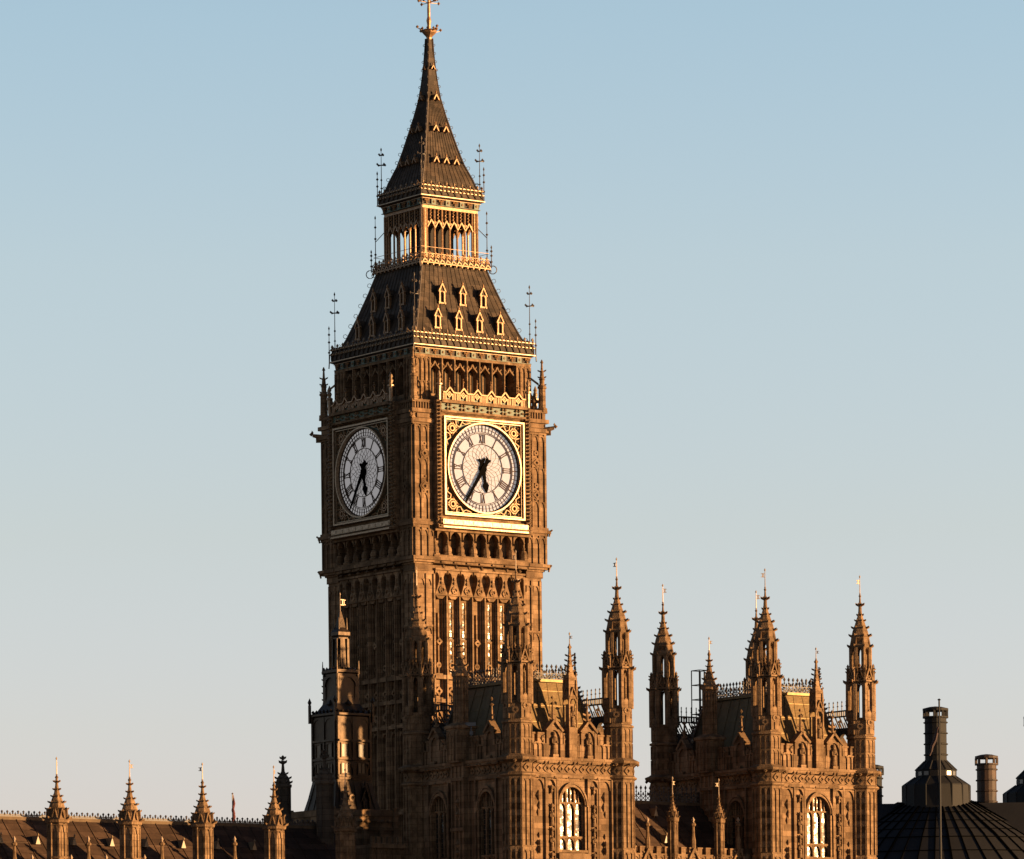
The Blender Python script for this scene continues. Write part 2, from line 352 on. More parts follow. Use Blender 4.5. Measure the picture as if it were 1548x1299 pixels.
# --- clock stage
m = MB()
m.box(-5.55, 5.55, -5.55, 5.55, 48.72, 61.45)
for k in range(4):
    m.face(k)
    m.box(-6.27, -4.47, -6.27, -4.47, 49.55, 61.3)
    for z, h, d in ((49.0,.14,-.12),(49.14,.16,.1),(49.3,.26,.24),(51.75,.2,.1),(51.95,.25,.26),(52.2,.2,.12),(59.6,.16,.1),(59.76,.3,.22),(60.5,.3,.2),(61.3,.2,.12)):
        m.box(-6.27-d, -4.44, -6.27-d, -4.44, z, z+h)
    m.box(-6.05, -4.44, -6.05, -4.44, 48.5, 49.02)
    for sgn in (-1, 1):
        for u in (6.2, 5.62, 5.0):
            m.pan(*sorted((sgn*u, sgn*(u-.13))), 49.6, 59.6, 6.2, 6.38)
        for z1 in (51.6, 54.4, 57.0, 59.5):
            for ua, ub in ((5.62, 6.07), (5.0, 5.49), (4.5, 4.87)):
                spandrel(m, *sorted((sgn*ua, sgn*ub)), z1-.45, z1, .04, 6.24, 6.35)
        for z1 in (54.9, 57.4):
            m.ring(sgn*5.3, z1, .14, .34, 6.25, 6.42, 4, 0); m.ring(sgn*5.3, z1, .3, .42, 6.25, 6.38, 8)
            m.ring(sgn*5.3, z1+.75, .08, .22, 6.25, 6.36, 6)
        m.pan(*sorted((sgn*4.75, sgn*5.95)), 60.1, 60.45, 6.25, 6.4)
        for i in range(6): m.pan(sgn*5.4-.7+.25*i-.05, sgn*5.4-.7+.25*i+.05, 60.82, 61.3, 6.2, 6.36)
    # corbelled stage under the dial
    m.pan(-4.45, 4.45, 49.1, 49.3, 5.5, 6.3); m.pan(-4.45, 4.45, 49.32, 49.55, 5.5, 6.46)
    m.ext([(-4.46, 49.55), (4.46, 49.55), (4.46, 49.75), (-4.46, 49.75)], 5.5, 6.36)
    m.pan(-4.45, 4.45, 51.55, 51.75, 5.5, 6.55)
    for i, u in enumerate(BX):
        z = 49.75
        prof = [(.40,z),(.40,z+.12),(.30,z+.2),(.33,z+.34),(.33,z+.5),(.22,z+.75),(.10,z+.8),(.15,z+.95),(.08,z+1.05),(.09,z+1.3),(.13,z+1.38),(.09,z+1.45),(.10,z+1.82)]
        sv = m.M; m.M = m.M @ Matrix.Translation((u, -6.05, 0))
        m.lathe(prof, 8); m.M = sv
        m.pan(u-.1, u+.1, 49.7, 51.6, 5.5, 6.0)
    for i in range(NB):
        a, b = BX[i], BX[i+1]
        spandrel(m, a+.08, b-.08, 51.0, 51.6, .05, 5.9, 6.3)
        m.pan((a+b)/2-.22, (a+b)/2+.22, 49.14, 49.28, 6.28, 6.42)
        m.fl((a+b)/2, 6.34, 48.88, .22, .16, .14)
clockstage = m.build('clock_stage', STONE, tower)
# --- gargoyles at the corners
m = MB(); m.rod((0,0,.0),(1.35,0,.22),.30,6,.17); m.lump(1.55,0,.33,.3,.2,.2); m.box(-.3,.9,-.07,.07,-.5,.05); m.lump(1.4,.18,.5,.12,.1,.2); m.lump(1.4,-.18,.5,.12,.1,.2); m.rod((.5,0,-.1),(.0,0,-.6),.14,5)
g0 = m.build('gargoyle', STONE2, tower)
for k in range(4):
    o = g0 if k == 0 else g0.copy()
    if k: COL.objects.link(o); o.parent = tower
    t = math.radians(45+90*k); o.location = (6.27*math.cos(t)*1.414-.1*math.cos(t), 6.27*math.sin(t)*1.414-.1*math.sin(t), 60.0); o.rotation_euler = (0, 0, t); o.scale = (.58, .8, .8)
m = MB(); m.rod((0,0,0),(.3,0,.1),.15,5,.1); m.lump(.36,0,.15,.15,.12,.12); m.rod((.15,0,0),(0,0,-.45),.12,5)
g0 = m.build('grotesque', STONE2, tower)
n_ = 0
for k in range(4):
    for z, r in ((52.1, 6.5), (49.35, 6.45)):
        o = g0 if n_ == 0 else g0.copy()
        if n_: COL.objects.link(o); o.parent = tower
        n_ += 1
        t = math.radians(45+90*k); o.location = (r*1.414*math.cos(t)-.12*math.cos(t), r*1.414*math.sin(t)-.12*math.sin(t), z); o.rotation_euler = (0, 0, t); o.scale = (.6, .8, .8)
# --- corner pinnacles with flying buttresses
m = MB()
m.lathe([(.40,61.4),(.40,61.7),(.30,61.75),(.28,63.2),(.36,63.25),(.36,63.4),(.2,63.5),(.2,63.9),(.27,63.95),(.18,64.05),(.14,64.5),(.2,64.55),(.1,64.65),(.07,65.2),(.14,65.25),(.03,65.5)], 8)
for z in (63.5, 64.1, 64.6):
    for i in range(4): m.hook(.15*math.cos(i*PI/2), .15*math.sin(i*PI/2), z, math.cos(i*PI/2), math.sin(i*PI/2), .16)
for i in range(7):
    t0, t1 = i/7*PI/2, (i+1)/7*PI/2
    m.rod((.15+1.0*math.sin(t0)*1.0, 0, 62.2+1.35*(1-math.cos(t0))*1.2-.0), (.15+1.0*math.sin(t1), 0, 62.2+1.35*(1-math.cos(t1))*1.2), .13, 4)
m.rod((.3,0,63.6),(1.2,0,64.3),.1,4)
m.lathe([(.28,61.5),(.2,62.1),(.32,62.2),(.15,62.6),(.04,63.0)], 6, .62, 0)
g0 = m.build('corner_pinnacle', STONE2, tower)
for k in range(4):
    o = g0 if k == 0 else g0.copy()
    if k: COL.objects.link(o); o.parent = tower
    t = math.radians(45+90*k); o.location = (6.1*1.414*math.cos(t), 6.1*1.414*math.sin(t), 0); o.rotation_euler = (0, 0, t+PI)
# --- the dial panels
def make_panel():
    m = MB()
    m.pan(-4.42, 4.42, 51.75, 52.0, 5.5, 6.7); m.pan(-4.42, 4.42, 52.0, 52.55, 5.5, 6.38)
    m.pan(-4.42, -3.98, 52.55, 61.5, 5.5, 6.56); m.pan(3.98, 4.42, 52.55, 61.5, 5.5, 6.56)
    m.pan(-3.98, 3.98, 52.55, 60.56, 5.5, 6.22)
    m.pan(-3.98, 3.98, 60.56, 61.5, 5.5, 6.42)
    m.pan(-4.0, 4.0, 60.62, 60.78, 6.4, 6.62); m.pan(-4.0, 4.0, 61.32, 61.56, 6.4, 6.75)
    m.pan(-4.38, 4.38, 51.8, 61.4, 5.0, 5.6)
    p = m.build('dial_panel', STONE2, tower)
    s = MB()                                                        # gilded work of the panel
    s.pan(-4.02, 4.02, 52.06, 52.42, 6.36, 6.72); 
    for i in range(9): s.pan(-3.6+.9*i-.3, -3.6+.9*i+.3, 52.12, 52.36, 6.7, 6.75)
    s.pan(-4.02, 4.02, 51.78, 51.9, 6.66, 6.78); 
    for a, b, d in ((3.78, 3.655, 6.66), (3.585, 3.525, 6.52)):
        for sg in (-1, 1):
            s.pan(-a, a, *sorted((56.55+sg*a, 56.55+sg*b)), 6.2, d)
            s.pan(*sorted((sg*a, sg*b)), 56.55-b, 56.55+b, 6.2, d-.004)
    s.ring(0, 56.55, 3.385, 3.49, 6.2, 6.66, 72)
    for i in range(6):
        c = -3.9+7.8/6*(i+.5)
        for dx, dz in ((-.15,.14),(.15,.14),(-.15,-.14),(.15,-.14)): s.fl(c+dx, 6.5, 61.05+dz, .15, .14, .13)
        s.fl(c+.58 if i < 5 else c+.5, 6.48, 61.03, .2, .12, .1)
    for sg in (-1, 1):                                              # beaded rope borders
        z = 51.9; i = 0
        while z < 61.5:
            s.fl(sg*4.19, 6.66, z, .19, .2, .125); s.fl(sg*4.40, 6.52, z+.13, .10, .14, .09); z += .285
        s.lathe([(.13,61.5),(.16,62.6),(.26,62.65),(.26,62.75),(.12,62.85),(.2,63.1),(.1,63.25),(.17,63.4),(.02,63.75)], 8, sg*4.2, -6.6)
    s.build('gilded_frame', GOLDF, p)
    for sx in (-1, 1):
        for sz in (-1, 1):                                          # spandrels
            s = MB(); s.M = Matrix.Translation((0, 0, 56.55)) @ Matrix.Diagonal((.95, 1, .95, 1)) @ Matrix.Translation((0, 0, -56.55))
            cx, cz = sx*3.05, 56.55+sz*3.05
            s.ring(cx, cz, .16, .26, 6.22, 6.46, 12); s.ring(cx, cz, .46, .56, 6.22, 6.44, 4, 0)
            s.ring(cx, cz, .34, .40, 6.22, 6.42, 12)
            for t in range(4): s.fl(cx+.5*math.cos(t*PI/2), 6.42, cz+.5*math.sin(t*PI/2), .13)
            s.path([(sx*2.0,56.55+sz*3.7),(sx*2.3,56.55+sz*3.2),(sx*2.62,56.55+sz*3.3),(sx*2.7,56.55+sz*3.7)], .07, 6.22, 6.42)
            s.path([(sx*3.7,56.55+sz*2.0),(sx*3.2,56.55+sz*2.3),(sx*3.3,56.55+sz*2.62),(sx*3.7,56.55+sz*2.7)], .07, 6.22, 6.42)
            s.path([(sx*1.2,56.55+sz*3.62),(sx*1.7,56.55+sz*3.45),(sx*2.1,56.55+sz*3.6)], .06, 6.22, 6.4)
            s.path([(sx*3.62,56.55+sz*1.2),(sx*3.45,56.55+sz*1.7),(sx*3.6,56.55+sz*2.1)], .06, 6.22, 6.4)
            for (u, v) in ((2.45,3.5),(3.5,2.45),(1.6,3.62),(3.62,1.6),(3.5,3.5),(2.62,2.75)): s.fl(sx*u, 6.36, 56.55+sz*v, .11, .12)
            s.build('gilded_spandrel', GOLD, p)
    s = MB()
    s.pan(-3.95, 3.95, 61.5, 61.58, 6.4, 6.62)
    for i in range(6):                                              # shields and the zigzag gables
        c = -3.9+7.8/6*(i+.5)
        a, b = c-.65, c+.65
        s.path([(a,62.12),(a+.3,62.12),(c,62.52),(b-.3,62.12),(b,62.12)], .1, 6.45, 6.72)
        s.ring(c, 61.98, .15, .26, 6.45, 6.62, 4, 0); s.ring(c, 61.98, .02, .09, 6.45, 6.6, 4, 0)
        for u in (-.56,-.42,-.3,.3,.42,.56): s.pan(c+u-.035, c+u+.035, 61.55, 62.1, 6.48, 6.6)
        s.rod((c,-6.58,62.5),(c,-6.58,62.95),.05,5); s.lump(c,-6.58,63.0,.15,.15,.12); s.lump(c,-6.58,63.2,.08); s.fl(c, 6.55, 62.72, .1, .1, .06)
    s.build('gilded_gables', GOLD, p)
    b = MB(); b.pan(-3.96, 3.96, 61.56, 62.1, 6.38, 6.46); b.pan(-3.97, 3.97, 60.80, 61.30, 6.36, 6.44)
    b.ext([(-3.62,52.93),(3.62,52.93),(3.62,60.17),(-3.62,60.17)], 6.2, 6.225)
    b.build('painted_ground', GREEN, p)
    return p
def numeral(mb, txt, ang, r0, r1):
    wd = {'I': .13, 'V': .27, 'X': .27}; tot = sum(wd[c] for c in txt)+.03*(len(txt)-1); x = -tot/2
    ca, sa = math.cos(ang), math.sin(ang)                           # clockwise from the top
    def P(t, r): return (r*sa+t*ca, 56.55+r*ca-t*sa)
    sc = 1.0; T_ = .066
    for c in txt:
        q = wd[c]
        if c == 'I': mb.bar(P((x+q/2)*sc, r0), P((x+q/2)*sc, r1), T_, 6.28, 6.335)
        if c == 'V':
            mb.bar(P(x*sc+.03, r1), P((x+q/2)*sc, r0), T_, 6.28, 6.335); mb.bar(P((x+q)*sc-.03, r1), P((x+q/2)*sc, r0), .042, 6.28, 6.334)
        if c == 'X':
            mb.bar(P(x*sc+.03, r1), P((x+q)*sc-.03, r0), T_, 6.28, 6.335); mb.bar(P((x+q)*sc-.03, r1), P(x*sc+.03, r0), .042, 6.28, 6.334)
        x += q+.03
    for r in (r0, r1): mb.bar(P(-tot/2-.02, r), P(tot/2+.02, r), .038, 6.28, 6.333)
def make_dial():
    d = MB(); d.disc(0, 56.55, 3.5, 6.23, 6.28, 96)
    dial = d.build('clock_dial', OPAL, tower)
    t = MB()
    for r0, r1 in ((3.43,3.50),(3.17,3.20),(2.90,2.932),(2.79,2.835),(1.91,1.96)): t.ring(0, 56.55, r0, r1, 6.27, 6.34, 72)
    for i in range(60):
        a = 2*PI*i/60; wd = .034 if i % 5 else .07
        t.bar((2.90*math.sin(a),56.55+2.92*math.cos(a)),(3.45*math.sin(a),56.55+3.45*math.cos(a)), wd, 6.27, 6.33)
    for i, s_ in enumerate(('XII','I','II','III','IIII','V','VI','VII','VIII','IX','X','XI')):
        a = 2*PI*i/12; numeral(t, s_, a, 2.05, 2.72)
        t.bar((1.95*math.sin(a),56.55+1.95*math.cos(a)),(2.1*math.sin(a),56.55+2.1*math.cos(a)), .05, 6.27, 6.325)
        a2 = a+PI/12
        t.bar((2.82*math.sin(a2),56.55+2.82*math.cos(a2)),(2.95*math.sin(a2),56.55+2.95*math.cos(a2)), .03, 6.27, 6.32)
    t.build('dial_tracery', TRACE, dial)
    n = MB()                                                        # fine net of glazing bars in the middle
    for sg in (-1, 1):
        for i in range(20):
            a = 2*PI*i/20; pts = []
            for j in range(6):
                r = .35+1.55*j/5; th = a+sg*.8*j/5+.06*math.sin(j*2.1+i)
                pts.append((r*math.sin(th), 56.55+r*math.cos(th)))
            n.path(pts, .022, 6.275, 6.305)
    n.build('glazing_net', IRONC, dial)
    h = MB()                                                        # hour hand
    a = math.radians(169.5); c, s_ = math.cos(a), math.sin(a)
    def P(x, r): return (r*s_+x*c, 56.55+r*c-x*s_)
    h.ext([P(*q) for q in ((-.2,-.5),(-.42,-.78),(-.16,-.82),(0,-.66),(.16,-.82),(.42,-.78),(.2,-.5),(.22,.0),(.14,.9),(.15,1.1),(.33,1.35),(.06,1.9),(-.06,1.9),(-.33,1.35),(-.15,1.1),(-.14,.9),(-.22,0))][::-1], 6.35, 6.40)
    h.disc(0, 56.55, .36, 6.28, 6.405, 20); h.build('hour_hand', BLACK, dial)
    h = MB(); a = math.radians(213.0); c, s_ = math.cos(a), math.sin(a)
    h.ext([P(*q) for q in ((-.16,-.6),(-.3,-1.0),(0,-.9),(.3,-1.0),(.16,-.6),(.19,0),(.13,1.6),(.085,3.15),(0,3.35),(-.085,3.15),(-.13,1.6),(-.19,0))][::-1], 6.43, 6.48)
    h.disc(0, 56.55, .22, 6.40, 6.49, 16); h.build('minute_hand', BLACK, dial)
    return dial
p0 = make_panel(); d0 = make_dial()
for k in range(4):
    for src in (p0, d0):
        o = src if k == 0 else copy_tree(src, tower)
        o.matrix_local = Matrix.Rotation(-k*PI/2, 4, 'Z') @ Matrix.Translation((0, -.25, 0)) @ (Matrix.Translation((0, 0, 56.55)) @ Matrix.Diagonal((.967, 1, .967, 1)) @ Matrix.Translation((0, 0, -56.55)) if src is d0 else Matrix())
# --- belfry
m = MB(); m.box(-4.3, 4.3, -4.3, 4.3, 61.45, 65.0)
m.sq([(5.5,64.95),(5.5,65.22)])
for k in range(4):
    m.face(k)
    m.box(-5.45, -4.12, -5.45, -4.12, 61.45, 64.95)
    m.pan(-4.12, 4.12, 61.45, 62.2, 4.3, 5.35)
    for sg in (-1, 1):
        for u in (5.42, 4.98, 4.55, 4.16):
            m.pan(*sorted((sg*u, sg*(u-.11))), 61.5, 64.9, 5.4, 5.56)
        for z1 in (63.1, 64.85):
            for ua, ub in ((4.98,5.31),(4.55,4.87),(4.16,4.44)): spandrel(m, *sorted((sg*ua, sg*ub)), z1-.4, z1, .03, 5.42, 5.53)
        m.box(*sorted((sg*4.1, sg*5.6)), -5.6, -5.0, 61.46, 61.7)
    bw = 8.24/7
    for i in range(8):
        u = -4.12+bw*i
        if 0 < i < 7: m.pan(u-.13, u+.13, 62.2, 64.95, 4.75, 5.42)
        m.pan(u-.05, u+.05, 62.2, 64.95, 5.4, 5.53)
    for i in range(7):
        a, b = -4.12+bw*i, -4.12+bw*(i+1); c = (a+b)/2
        spandrel(m, a+.12, b-.12, 63.75, 64.45, .02, 4.9, 5.3)
        m.path([(a,63.75),(a+.12,64.1),(c-.12,64.45),(c,64.7)], .1, 5.0, 5.4); m.path([(b,63.75),(b-.12,64.1),(c+.12,64.45),(c,64.7)], .1, 5.0, 5.4)
        m.path([(a,64.95),(a+.14,64.6),(a+.3,64.4)], .07, 5.0, 5.36); m.path([(b,64.95),(b-.14,64.6),(b-.3,64.4)], .07, 5.0, 5.36)
belfry = m.build('belfry', STONE2, tower)
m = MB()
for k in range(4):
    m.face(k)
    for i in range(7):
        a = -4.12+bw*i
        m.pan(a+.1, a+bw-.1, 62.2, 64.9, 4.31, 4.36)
m.build('belfry_shade_panel', VOID, tower)  # flat dark panels painted as the shade inside the belfry openings
# --- cornices with gilded cresting (used twice)
def cornice(z, hw, h, parent):
    m = MB()
    m.sq([(hw-.28,z-.62),(hw-.22,z-.1),(hw,z),(hw+.06,z+.12),(hw-.05,z+.2),(hw-.08,z+h)])
    n = max(8, int(2*hw/.62))
    for k in range(4):
        m.face(k); st = 2*(hw-.1)/n
        for i in range(n):
            a = -hw+.1+st*i
            spandrel(m, a+.03, a+st-.03, z+.55*h*.6, z+h*.62, .04, hw-.09, hw+.02); m.pan(a-.03, a+.03, z+.2, z+h*.62, hw-.09, hw+.04)
            spandrel(m, a+.03, a+st-.03, z+h*.7, z+h, .04, hw-.09, hw+.0)
    c = m.build('parapet', IRON, parent)
    s = MB(); n2 = max(14, int(2*hw/.36))
    for k in range(4):
        s.face(k); st = 2*hw/n2
        for zz in (z+h*.60, z+h*.97): s.pan(-hw-.05, hw+.05, zz, zz+.07, hw-.06, hw+.06)
        s.pan(-hw-.06, hw+.06, z+.03, z+.1, hw-.02, hw+.1)
        for i in range(n2):
            u = -hw+st*(i+.5)
            s.fl(u, hw+.05, z+h*.60+.07, st*.42, .13, .13)
            s.fl(u, hw+.02, z+h*.97+.08, st*.42, .13, .14)
            if i % 2 == 0: s.fl(u, hw-.02, z+h*.97+.3, st*.36, .1, .18)
    s.build('gilded_cresting', GOLDF, c)
    r = MB(); q = MB(); n3 = max(8, int(2*hw/.75))
    for k in range(4):
        r.face(k); q.face(k); st = 2*(hw-.25)/n3
        r.pan(-hw+.2, hw-.2, z-.6, z-.56, hw-.3, hw-.15); q.pan(-hw+.2, hw-.2, z-.14, z-.10, hw-.3, hw-.13)
        for i in range(n3):
            u = -hw+.25+st*(i+.5)
            if i % 2: r.pan(u-.2, u+.2, z-.56, z-.14, hw-.28, hw-.14); q.fl(u, hw-.12, z-.35, .11, .06)
            else:
                for dx, dz in ((-.14,.1),(.14,.1),(0,-.14),(0,.05)): q.fl(u+dx, hw-.16, z-.35+dz, .13, .1, .12)
    r.build('painted_shields', GREEN, c); q.build('gilded_bosses', RUST if False else GOLD, c)
    return c
lower_cornice = cornice(65.75, 5.7, 1.0, tower)
# --- roofs
LOW = [(5.35,66.2),(5.2,66.7),(4.83,67.5),(4.15,69.25),(3.52,71.1),(3.06,72.6)]
SPI = [(2.75,78.3),(2.55,78.95),(2.36,79.6),(1.85,80.9),(1.52,82.1),(1.2,83.4),(.88,84.7),(.61,86.0),(.45,87.2),(.32,88.5),(.24,89.7),(.19,90.8)]
def hw_at(prof, z):
    for (h0, z0), (h1, z1) in zip(prof, prof[1:]):
        if z0 <= z <= z1: return h0+(h1-h0)*(z-z0)/(z1-z0)
    return prof[-1][0]
def roof(name, prof, ribs, hooks):
    m = MB(); m.sq(prof)
    for k in range(4):
        m.face(k)
        for i in range(1, ribs):
            f = -1+2*i/ribs
            for (h0, z0), (h1, z1) in zip(prof, prof[1:]):
                if h0 < .3: continue
                m.rod((f*h0,-h0,z0),(f*h1,-h1,z1),.045,4)
        for (h0, z0), (h1, z1) in zip(prof[1:], prof[2:]): m.rod((-h0,-h0,z0),(-h1,-h1,z1),.075,5)
        z = prof[1][1]+.3
        while z < prof[-1][1]-.1:                                   # horizontal laps
            for (h0, z0), (h1, z1) in zip(prof, prof[1:]):
                if z0 <= z <= z1:
                    h = h0+(h1-h0)*(z-z0)/(z1-z0); m.pan(-h, h, z, z+.03, h-.1, h+.006)
            z += 1.05
    o = m.build(name, IRON, tower)
    for sx in (-1, 1):
        for sy in (-1, 1):
            c = MB(); z = prof[1][1]+.2
            while z < prof[-1][1]-.1:
                h = hw_at(prof, z); x, y, r = sx*h, sy*h, hooks*(.6+.4*min(1, h/2))
                pts = [(r*.5+r*.55*math.cos(t), r*.5+r*.55*math.sin(t)) for t in (-2.2,-1.2,-.2,.8,1.8,2.8)]
                for a, b in zip(pts, pts[1:]):
                    c.rod((x+sx*.707*a[0], y+sy*.707*a[0], z+a[1]), (x+sx*.707*b[0], y+sy*.707*b[0], z+b[1]), .019, 4)
                c.lump(x, y, z, .1); z += hooks*2.6
            for (h0, z0), (h1, z1) in zip(prof[1:], prof[2:]): c.rod((sx*h0,sy*h0,z0),(sx*h1,sy*h1,z1),.085 if h1 > .5 else .05,5)
            c.build('hip_crockets', IRONC, o)
    return o
lower_roof = roof('lower_roof', LOW, 16, .30)
spire = roof('spire', SPI, 12, .25)
def dormer(s):
    m = MB(); q = .29*s
    m.pan(-q, -q*.6, 0, 1.0*s, -.1, .12*s); m.pan(q*.6, q, 0, 1.0*s, -.1, .12*s)
    m.pan(-q*.62, q*.62, -.05, .06, -.1, .1*s)
    spandrel(m, -q*.6, q*.6, .72*s, 1.0*s, .02*s, -.05, .08*s)
    m.path([(-q*1.25, .92*s),(0, 1.62*s)], .1*s, -.05, .16*s); m.path([(q*1.25, .92*s),(0, 1.62*s)], .1*s, -.05, .16*s)
    m.ext([(-q,1.0*s),(q,1.0*s),(0,1.5*s)], -.05, .05*s)
    m.fl(0, .08*s, 1.78*s, .1*s, .1*s, .22*s)
    for sg in (-1, 1):
        m.fl(sg*q*1.2, .1*s, .98*s, .09*s); m.pan(*sorted((sg*q*.85, sg*q*1.2)), -.08, .1, -.05, .14*s)
        m.fl(sg*q*.6, .1*s, 1.32*s, .08*s)
    o = m.build('dormer', GOLD, None)
    b = MB(); b.pan(-q*.98, q*.98, 0, .98*s, -1.3*s, -.1)
    b.add([(-q*1.2,.05*-1,.98*s),(0,-.05,1.55*s),(q*1.2,-.05,.98*s),(-q*1.2,1.3*s,.98*s),(0,1.3*s,1.55*s),(q*1.2,1.3*s,.98*s)], [(0,1,4,3),(1,2,5,4),(0,2,1),(3,4,5)])
    b.build('dormer_roof', IRON, o)
    v = MB(); v.pan(-q*.6, q*.6, 0, .9*s, -.1, -.06); v.build('dormer_opening', VOID, o)
    return o
first = None
for k in range(4):
    for us, z, s in (((-2.95,-.98,.98,2.95), 67.35, 1.0), ((-1.95,0,1.95), 69.45, 1.0)):
        for u in us:
            if first is None: first = dormer(.93); o = first; o.parent = lower_roof
            else: o = copy_tree(first, lower_roof)
            h = hw_at(LOW, z)
            o.matrix_local = Matrix.Rotation(-k*PI/2, 4, 'Z') @ Matrix.Translation((u, -h-.02, z))
first = None
for k in range(4):
    for us, z in (((-.95,0,.95), 80.75), ((-.48,.48), 83.35), ((0,), 85.9), ((0,), 88.35)):
        for u in us:
            if first is None:
                m = MB(); q = .2
                m.path([(-q*1.2,0),(0,.42)], .08, -.1, .3); m.path([(q*1.2,0),(0,.42)], .08, -.1, .3)
                m.fl(0, .2, .6, .1, .1, .16); m.fl(-q*1.3, .25, -.02, .08); m.fl(q*1.3, .25, -.02, .08)
                m.add([(-q,.5,0),(q,.5,0),(0,.5,.4),(-q,-.1,0),(q,-.1,0),(0,-.1,.4)], [(0,2,5,3),(1,4,5,2),(0,3,4,1)])
                first = m.build('gablet', GOLD, spire); v = MB(); v.ext([(-q*.8,.02),(q*.8,.02),(0,.34)], -.05, .12); v.build('gablet_opening', VOID, first); o = first
            else: o = copy_tree(first, spire)
            h = hw_at(SPI, z); sc = 1.0 if z < 87 else .7
            o.matrix_local = Matrix.Rotation(-k*PI/2, 4, 'Z') @ Matrix.Translation((u, -h-.03, z)) @ Matrix.Scale(sc, 4)
# --- lantern
m = MB()
m.sq([(2.95,72.45),(3.05,72.6),(3.3,72.75),(3.3,72.95)])
m.build('lantern_deck', IRON, tower)
m = MB(); m.sq([(1.25,72.9),(1.25,77.2)]); m.build('lantern_core', VOID, tower)  # core coloured dark for the lantern's shaded inside
m = MB(); ln = 6; lw = 4.3/ln
m.sq([(2.62,77.0),(2.62,77.3)])
for k in range(4):
    m.face(k)
    for u in (-2.5,):
        m.box(-2.62, -2.28, -2.62, -2.28, 72.9, 77.02)
    for i in range(ln+1):
        u = -2.15+lw*i
        sv = m.M; m.M = m.M @ Matrix.Translation((u, -2.5, 0))
        m.lathe([(.13,72.9),(.13,73.3),(.09,73.4),(.085,75.5),(.13,75.6),(.085,75.7),(.085,77.0)], 6); m.M = sv
    for sg in (-1, 1):
        sv = m.M; m.M = m.M @ Matrix.Translation((sg*2.52, -2.62, 0)); m.lathe([(.1,72.9),(.1,77.0)], 6); m.M = sv
        for zz in range(14): m.fl(sg*2.4, 2.64, 75.5+zz*.11, .1, .06, .05)
    for i in range(ln):
        a = -2.15+lw*i; b = a+lw; c = (a+b)/2
        spandrel(m, a+.05, b-.05, 75.5, 76.0, .02, 2.42, 2.58)
        m.path([(a,75.55),(c,76.15),(b,75.55)], .08, 2.44, 2.64)
        m.pan(a+.05, b-.05, 76.0, 76.06, 2.40, 2.5)
        for zz in (76.2, 76.45, 76.7, 76.92): m.fl(c, 2.52, zz, .13, .1, .11)
        m.pan(c-.04, c+.04, 76.0, 77.0, 2.42, 2.5)
lantern = m.build('lantern_arcade', GOLD, tower)
m = MB()
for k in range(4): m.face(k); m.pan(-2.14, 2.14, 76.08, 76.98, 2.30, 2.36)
m.build('lantern_shade_panel', VOID, tower)  # dark sheet standing in for the shade behind the tracery
m = MB()
for k in range(4):
    m.face(k); n = 12; st = 6.5/n
    m.pan(-3.3, 3.3, 72.62, 72.7, 3.26, 3.36); m.pan(-3.2, 3.2, 73.36, 73.41, 3.2, 3.26); m.pan(-3.2, 3.2, 73.86, 73.89, 3.21, 3.25)
    for i in range(n):
        u = -3.25+st*(i+.5)
        m.path([(u-st/2,72.5),(u,72.95),(u+st/2,72.75)], .09, 3.22, 3.36)
        m.fl(u, 3.28, 73.15, .2, .08, .16); m.fl(u, 3.24, 73.45, .12, .08, .16); m.pan(u-.03, u+.03, 72.95, 73.4, 3.2, 3.27); m.fl(u+st/2, 3.26, 73.0, .12, .08, .1)
        m.ring(u+st/2, 73.2, .07, .13, 3.2, 3.27, 6)
m.build('gilded_balcony', GOLD, tower)
upper_cornice = cornice(77.85, 2.95, .85, tower)
# --- finial
m = MB()
m.lathe([(.2,90.6),(.22,90.9),(.3,91.0),(.55,91.25),(.62,91.4),(.5,91.5),(.42,91.45),(.16,91.5),(.14,91.9),(.2,92.2),(.12,92.5),(.13,93.1),(.1,93.6),(.12,94.2),(.06,95.6)], 8)
for i in range(8):
    t = i*PI/4; c, s_ = math.cos(t), math.sin(t)
    m.lump(.62*c,.62*s_,91.55,.12,.12,.14)
    if i % 2 == 0: m.rod((.5*c,.5*s_,91.35),(1.0*c,1.0*s_,91.5),.04,4); m.lump(1.1*c,1.1*s_,91.6,.14)
for z, r in ((93.7,.95),(94.4,.8),(95.0,.5)):
    for i in range(8):
        t = i*PI/4; c, s_ = math.cos(t), math.sin(t); rr = r if i % 2 == 0 else r*.75
        m.rod((.1*c,.1*s_,z-.1),(rr*c,rr*s_,z+(.15 if i % 2 else -.05)),.03,4)
        m.lump(rr*c,rr*s_,z+(.15 if i % 2 else -.05),.13,.13,.15)
        m.lump(rr*.55*c,rr*.55*s_,z+.1,.08)
m.build('finial', GOLD, tower)
# --- iron vanes on the corners
def iron_vane(h, cross):
    m = MB(); m.rod((0,0,0),(0,0,h),.045,5,.02)
    m.lump(0,0,h,.07,.07,.2)
    if cross:
        for z in (h*.72, h*.9):
            r = .38 if z < h*.8 else .2
            m.rod((-r,0,z),(r,0,z),.04,4); m.rod((0,-r,z),(0,r,z),.04,4)
            for t in range(4): m.lump(r*math.cos(t*PI/2), r*math.sin(t*PI/2), z+.05, .09, .09, .11)
        m.lump(0,0,h*.45,.09,.09,.14)
        m.lump(0,0,h*.3,.1)
    else:
        for z in (h*.3, h*.6, h*.82): m.lump(0,0,z,.11,.11,.14)
    return m
def ring4(name, mk, hw, z, material, offs=((0, 0),)):
    o0 = None
    for k in range(4):
        for du, dv in offs:
            if o0 is None: o0 = mk().build(name, material, tower); o = o0
            else: o = o0.copy(); COL.objects.link(o); o.parent = tower
            o.matrix_local = Matrix.Rotation(-k*PI/2, 4, 'Z') @ Matrix.Translation((-hw+du, -hw+dv, z))
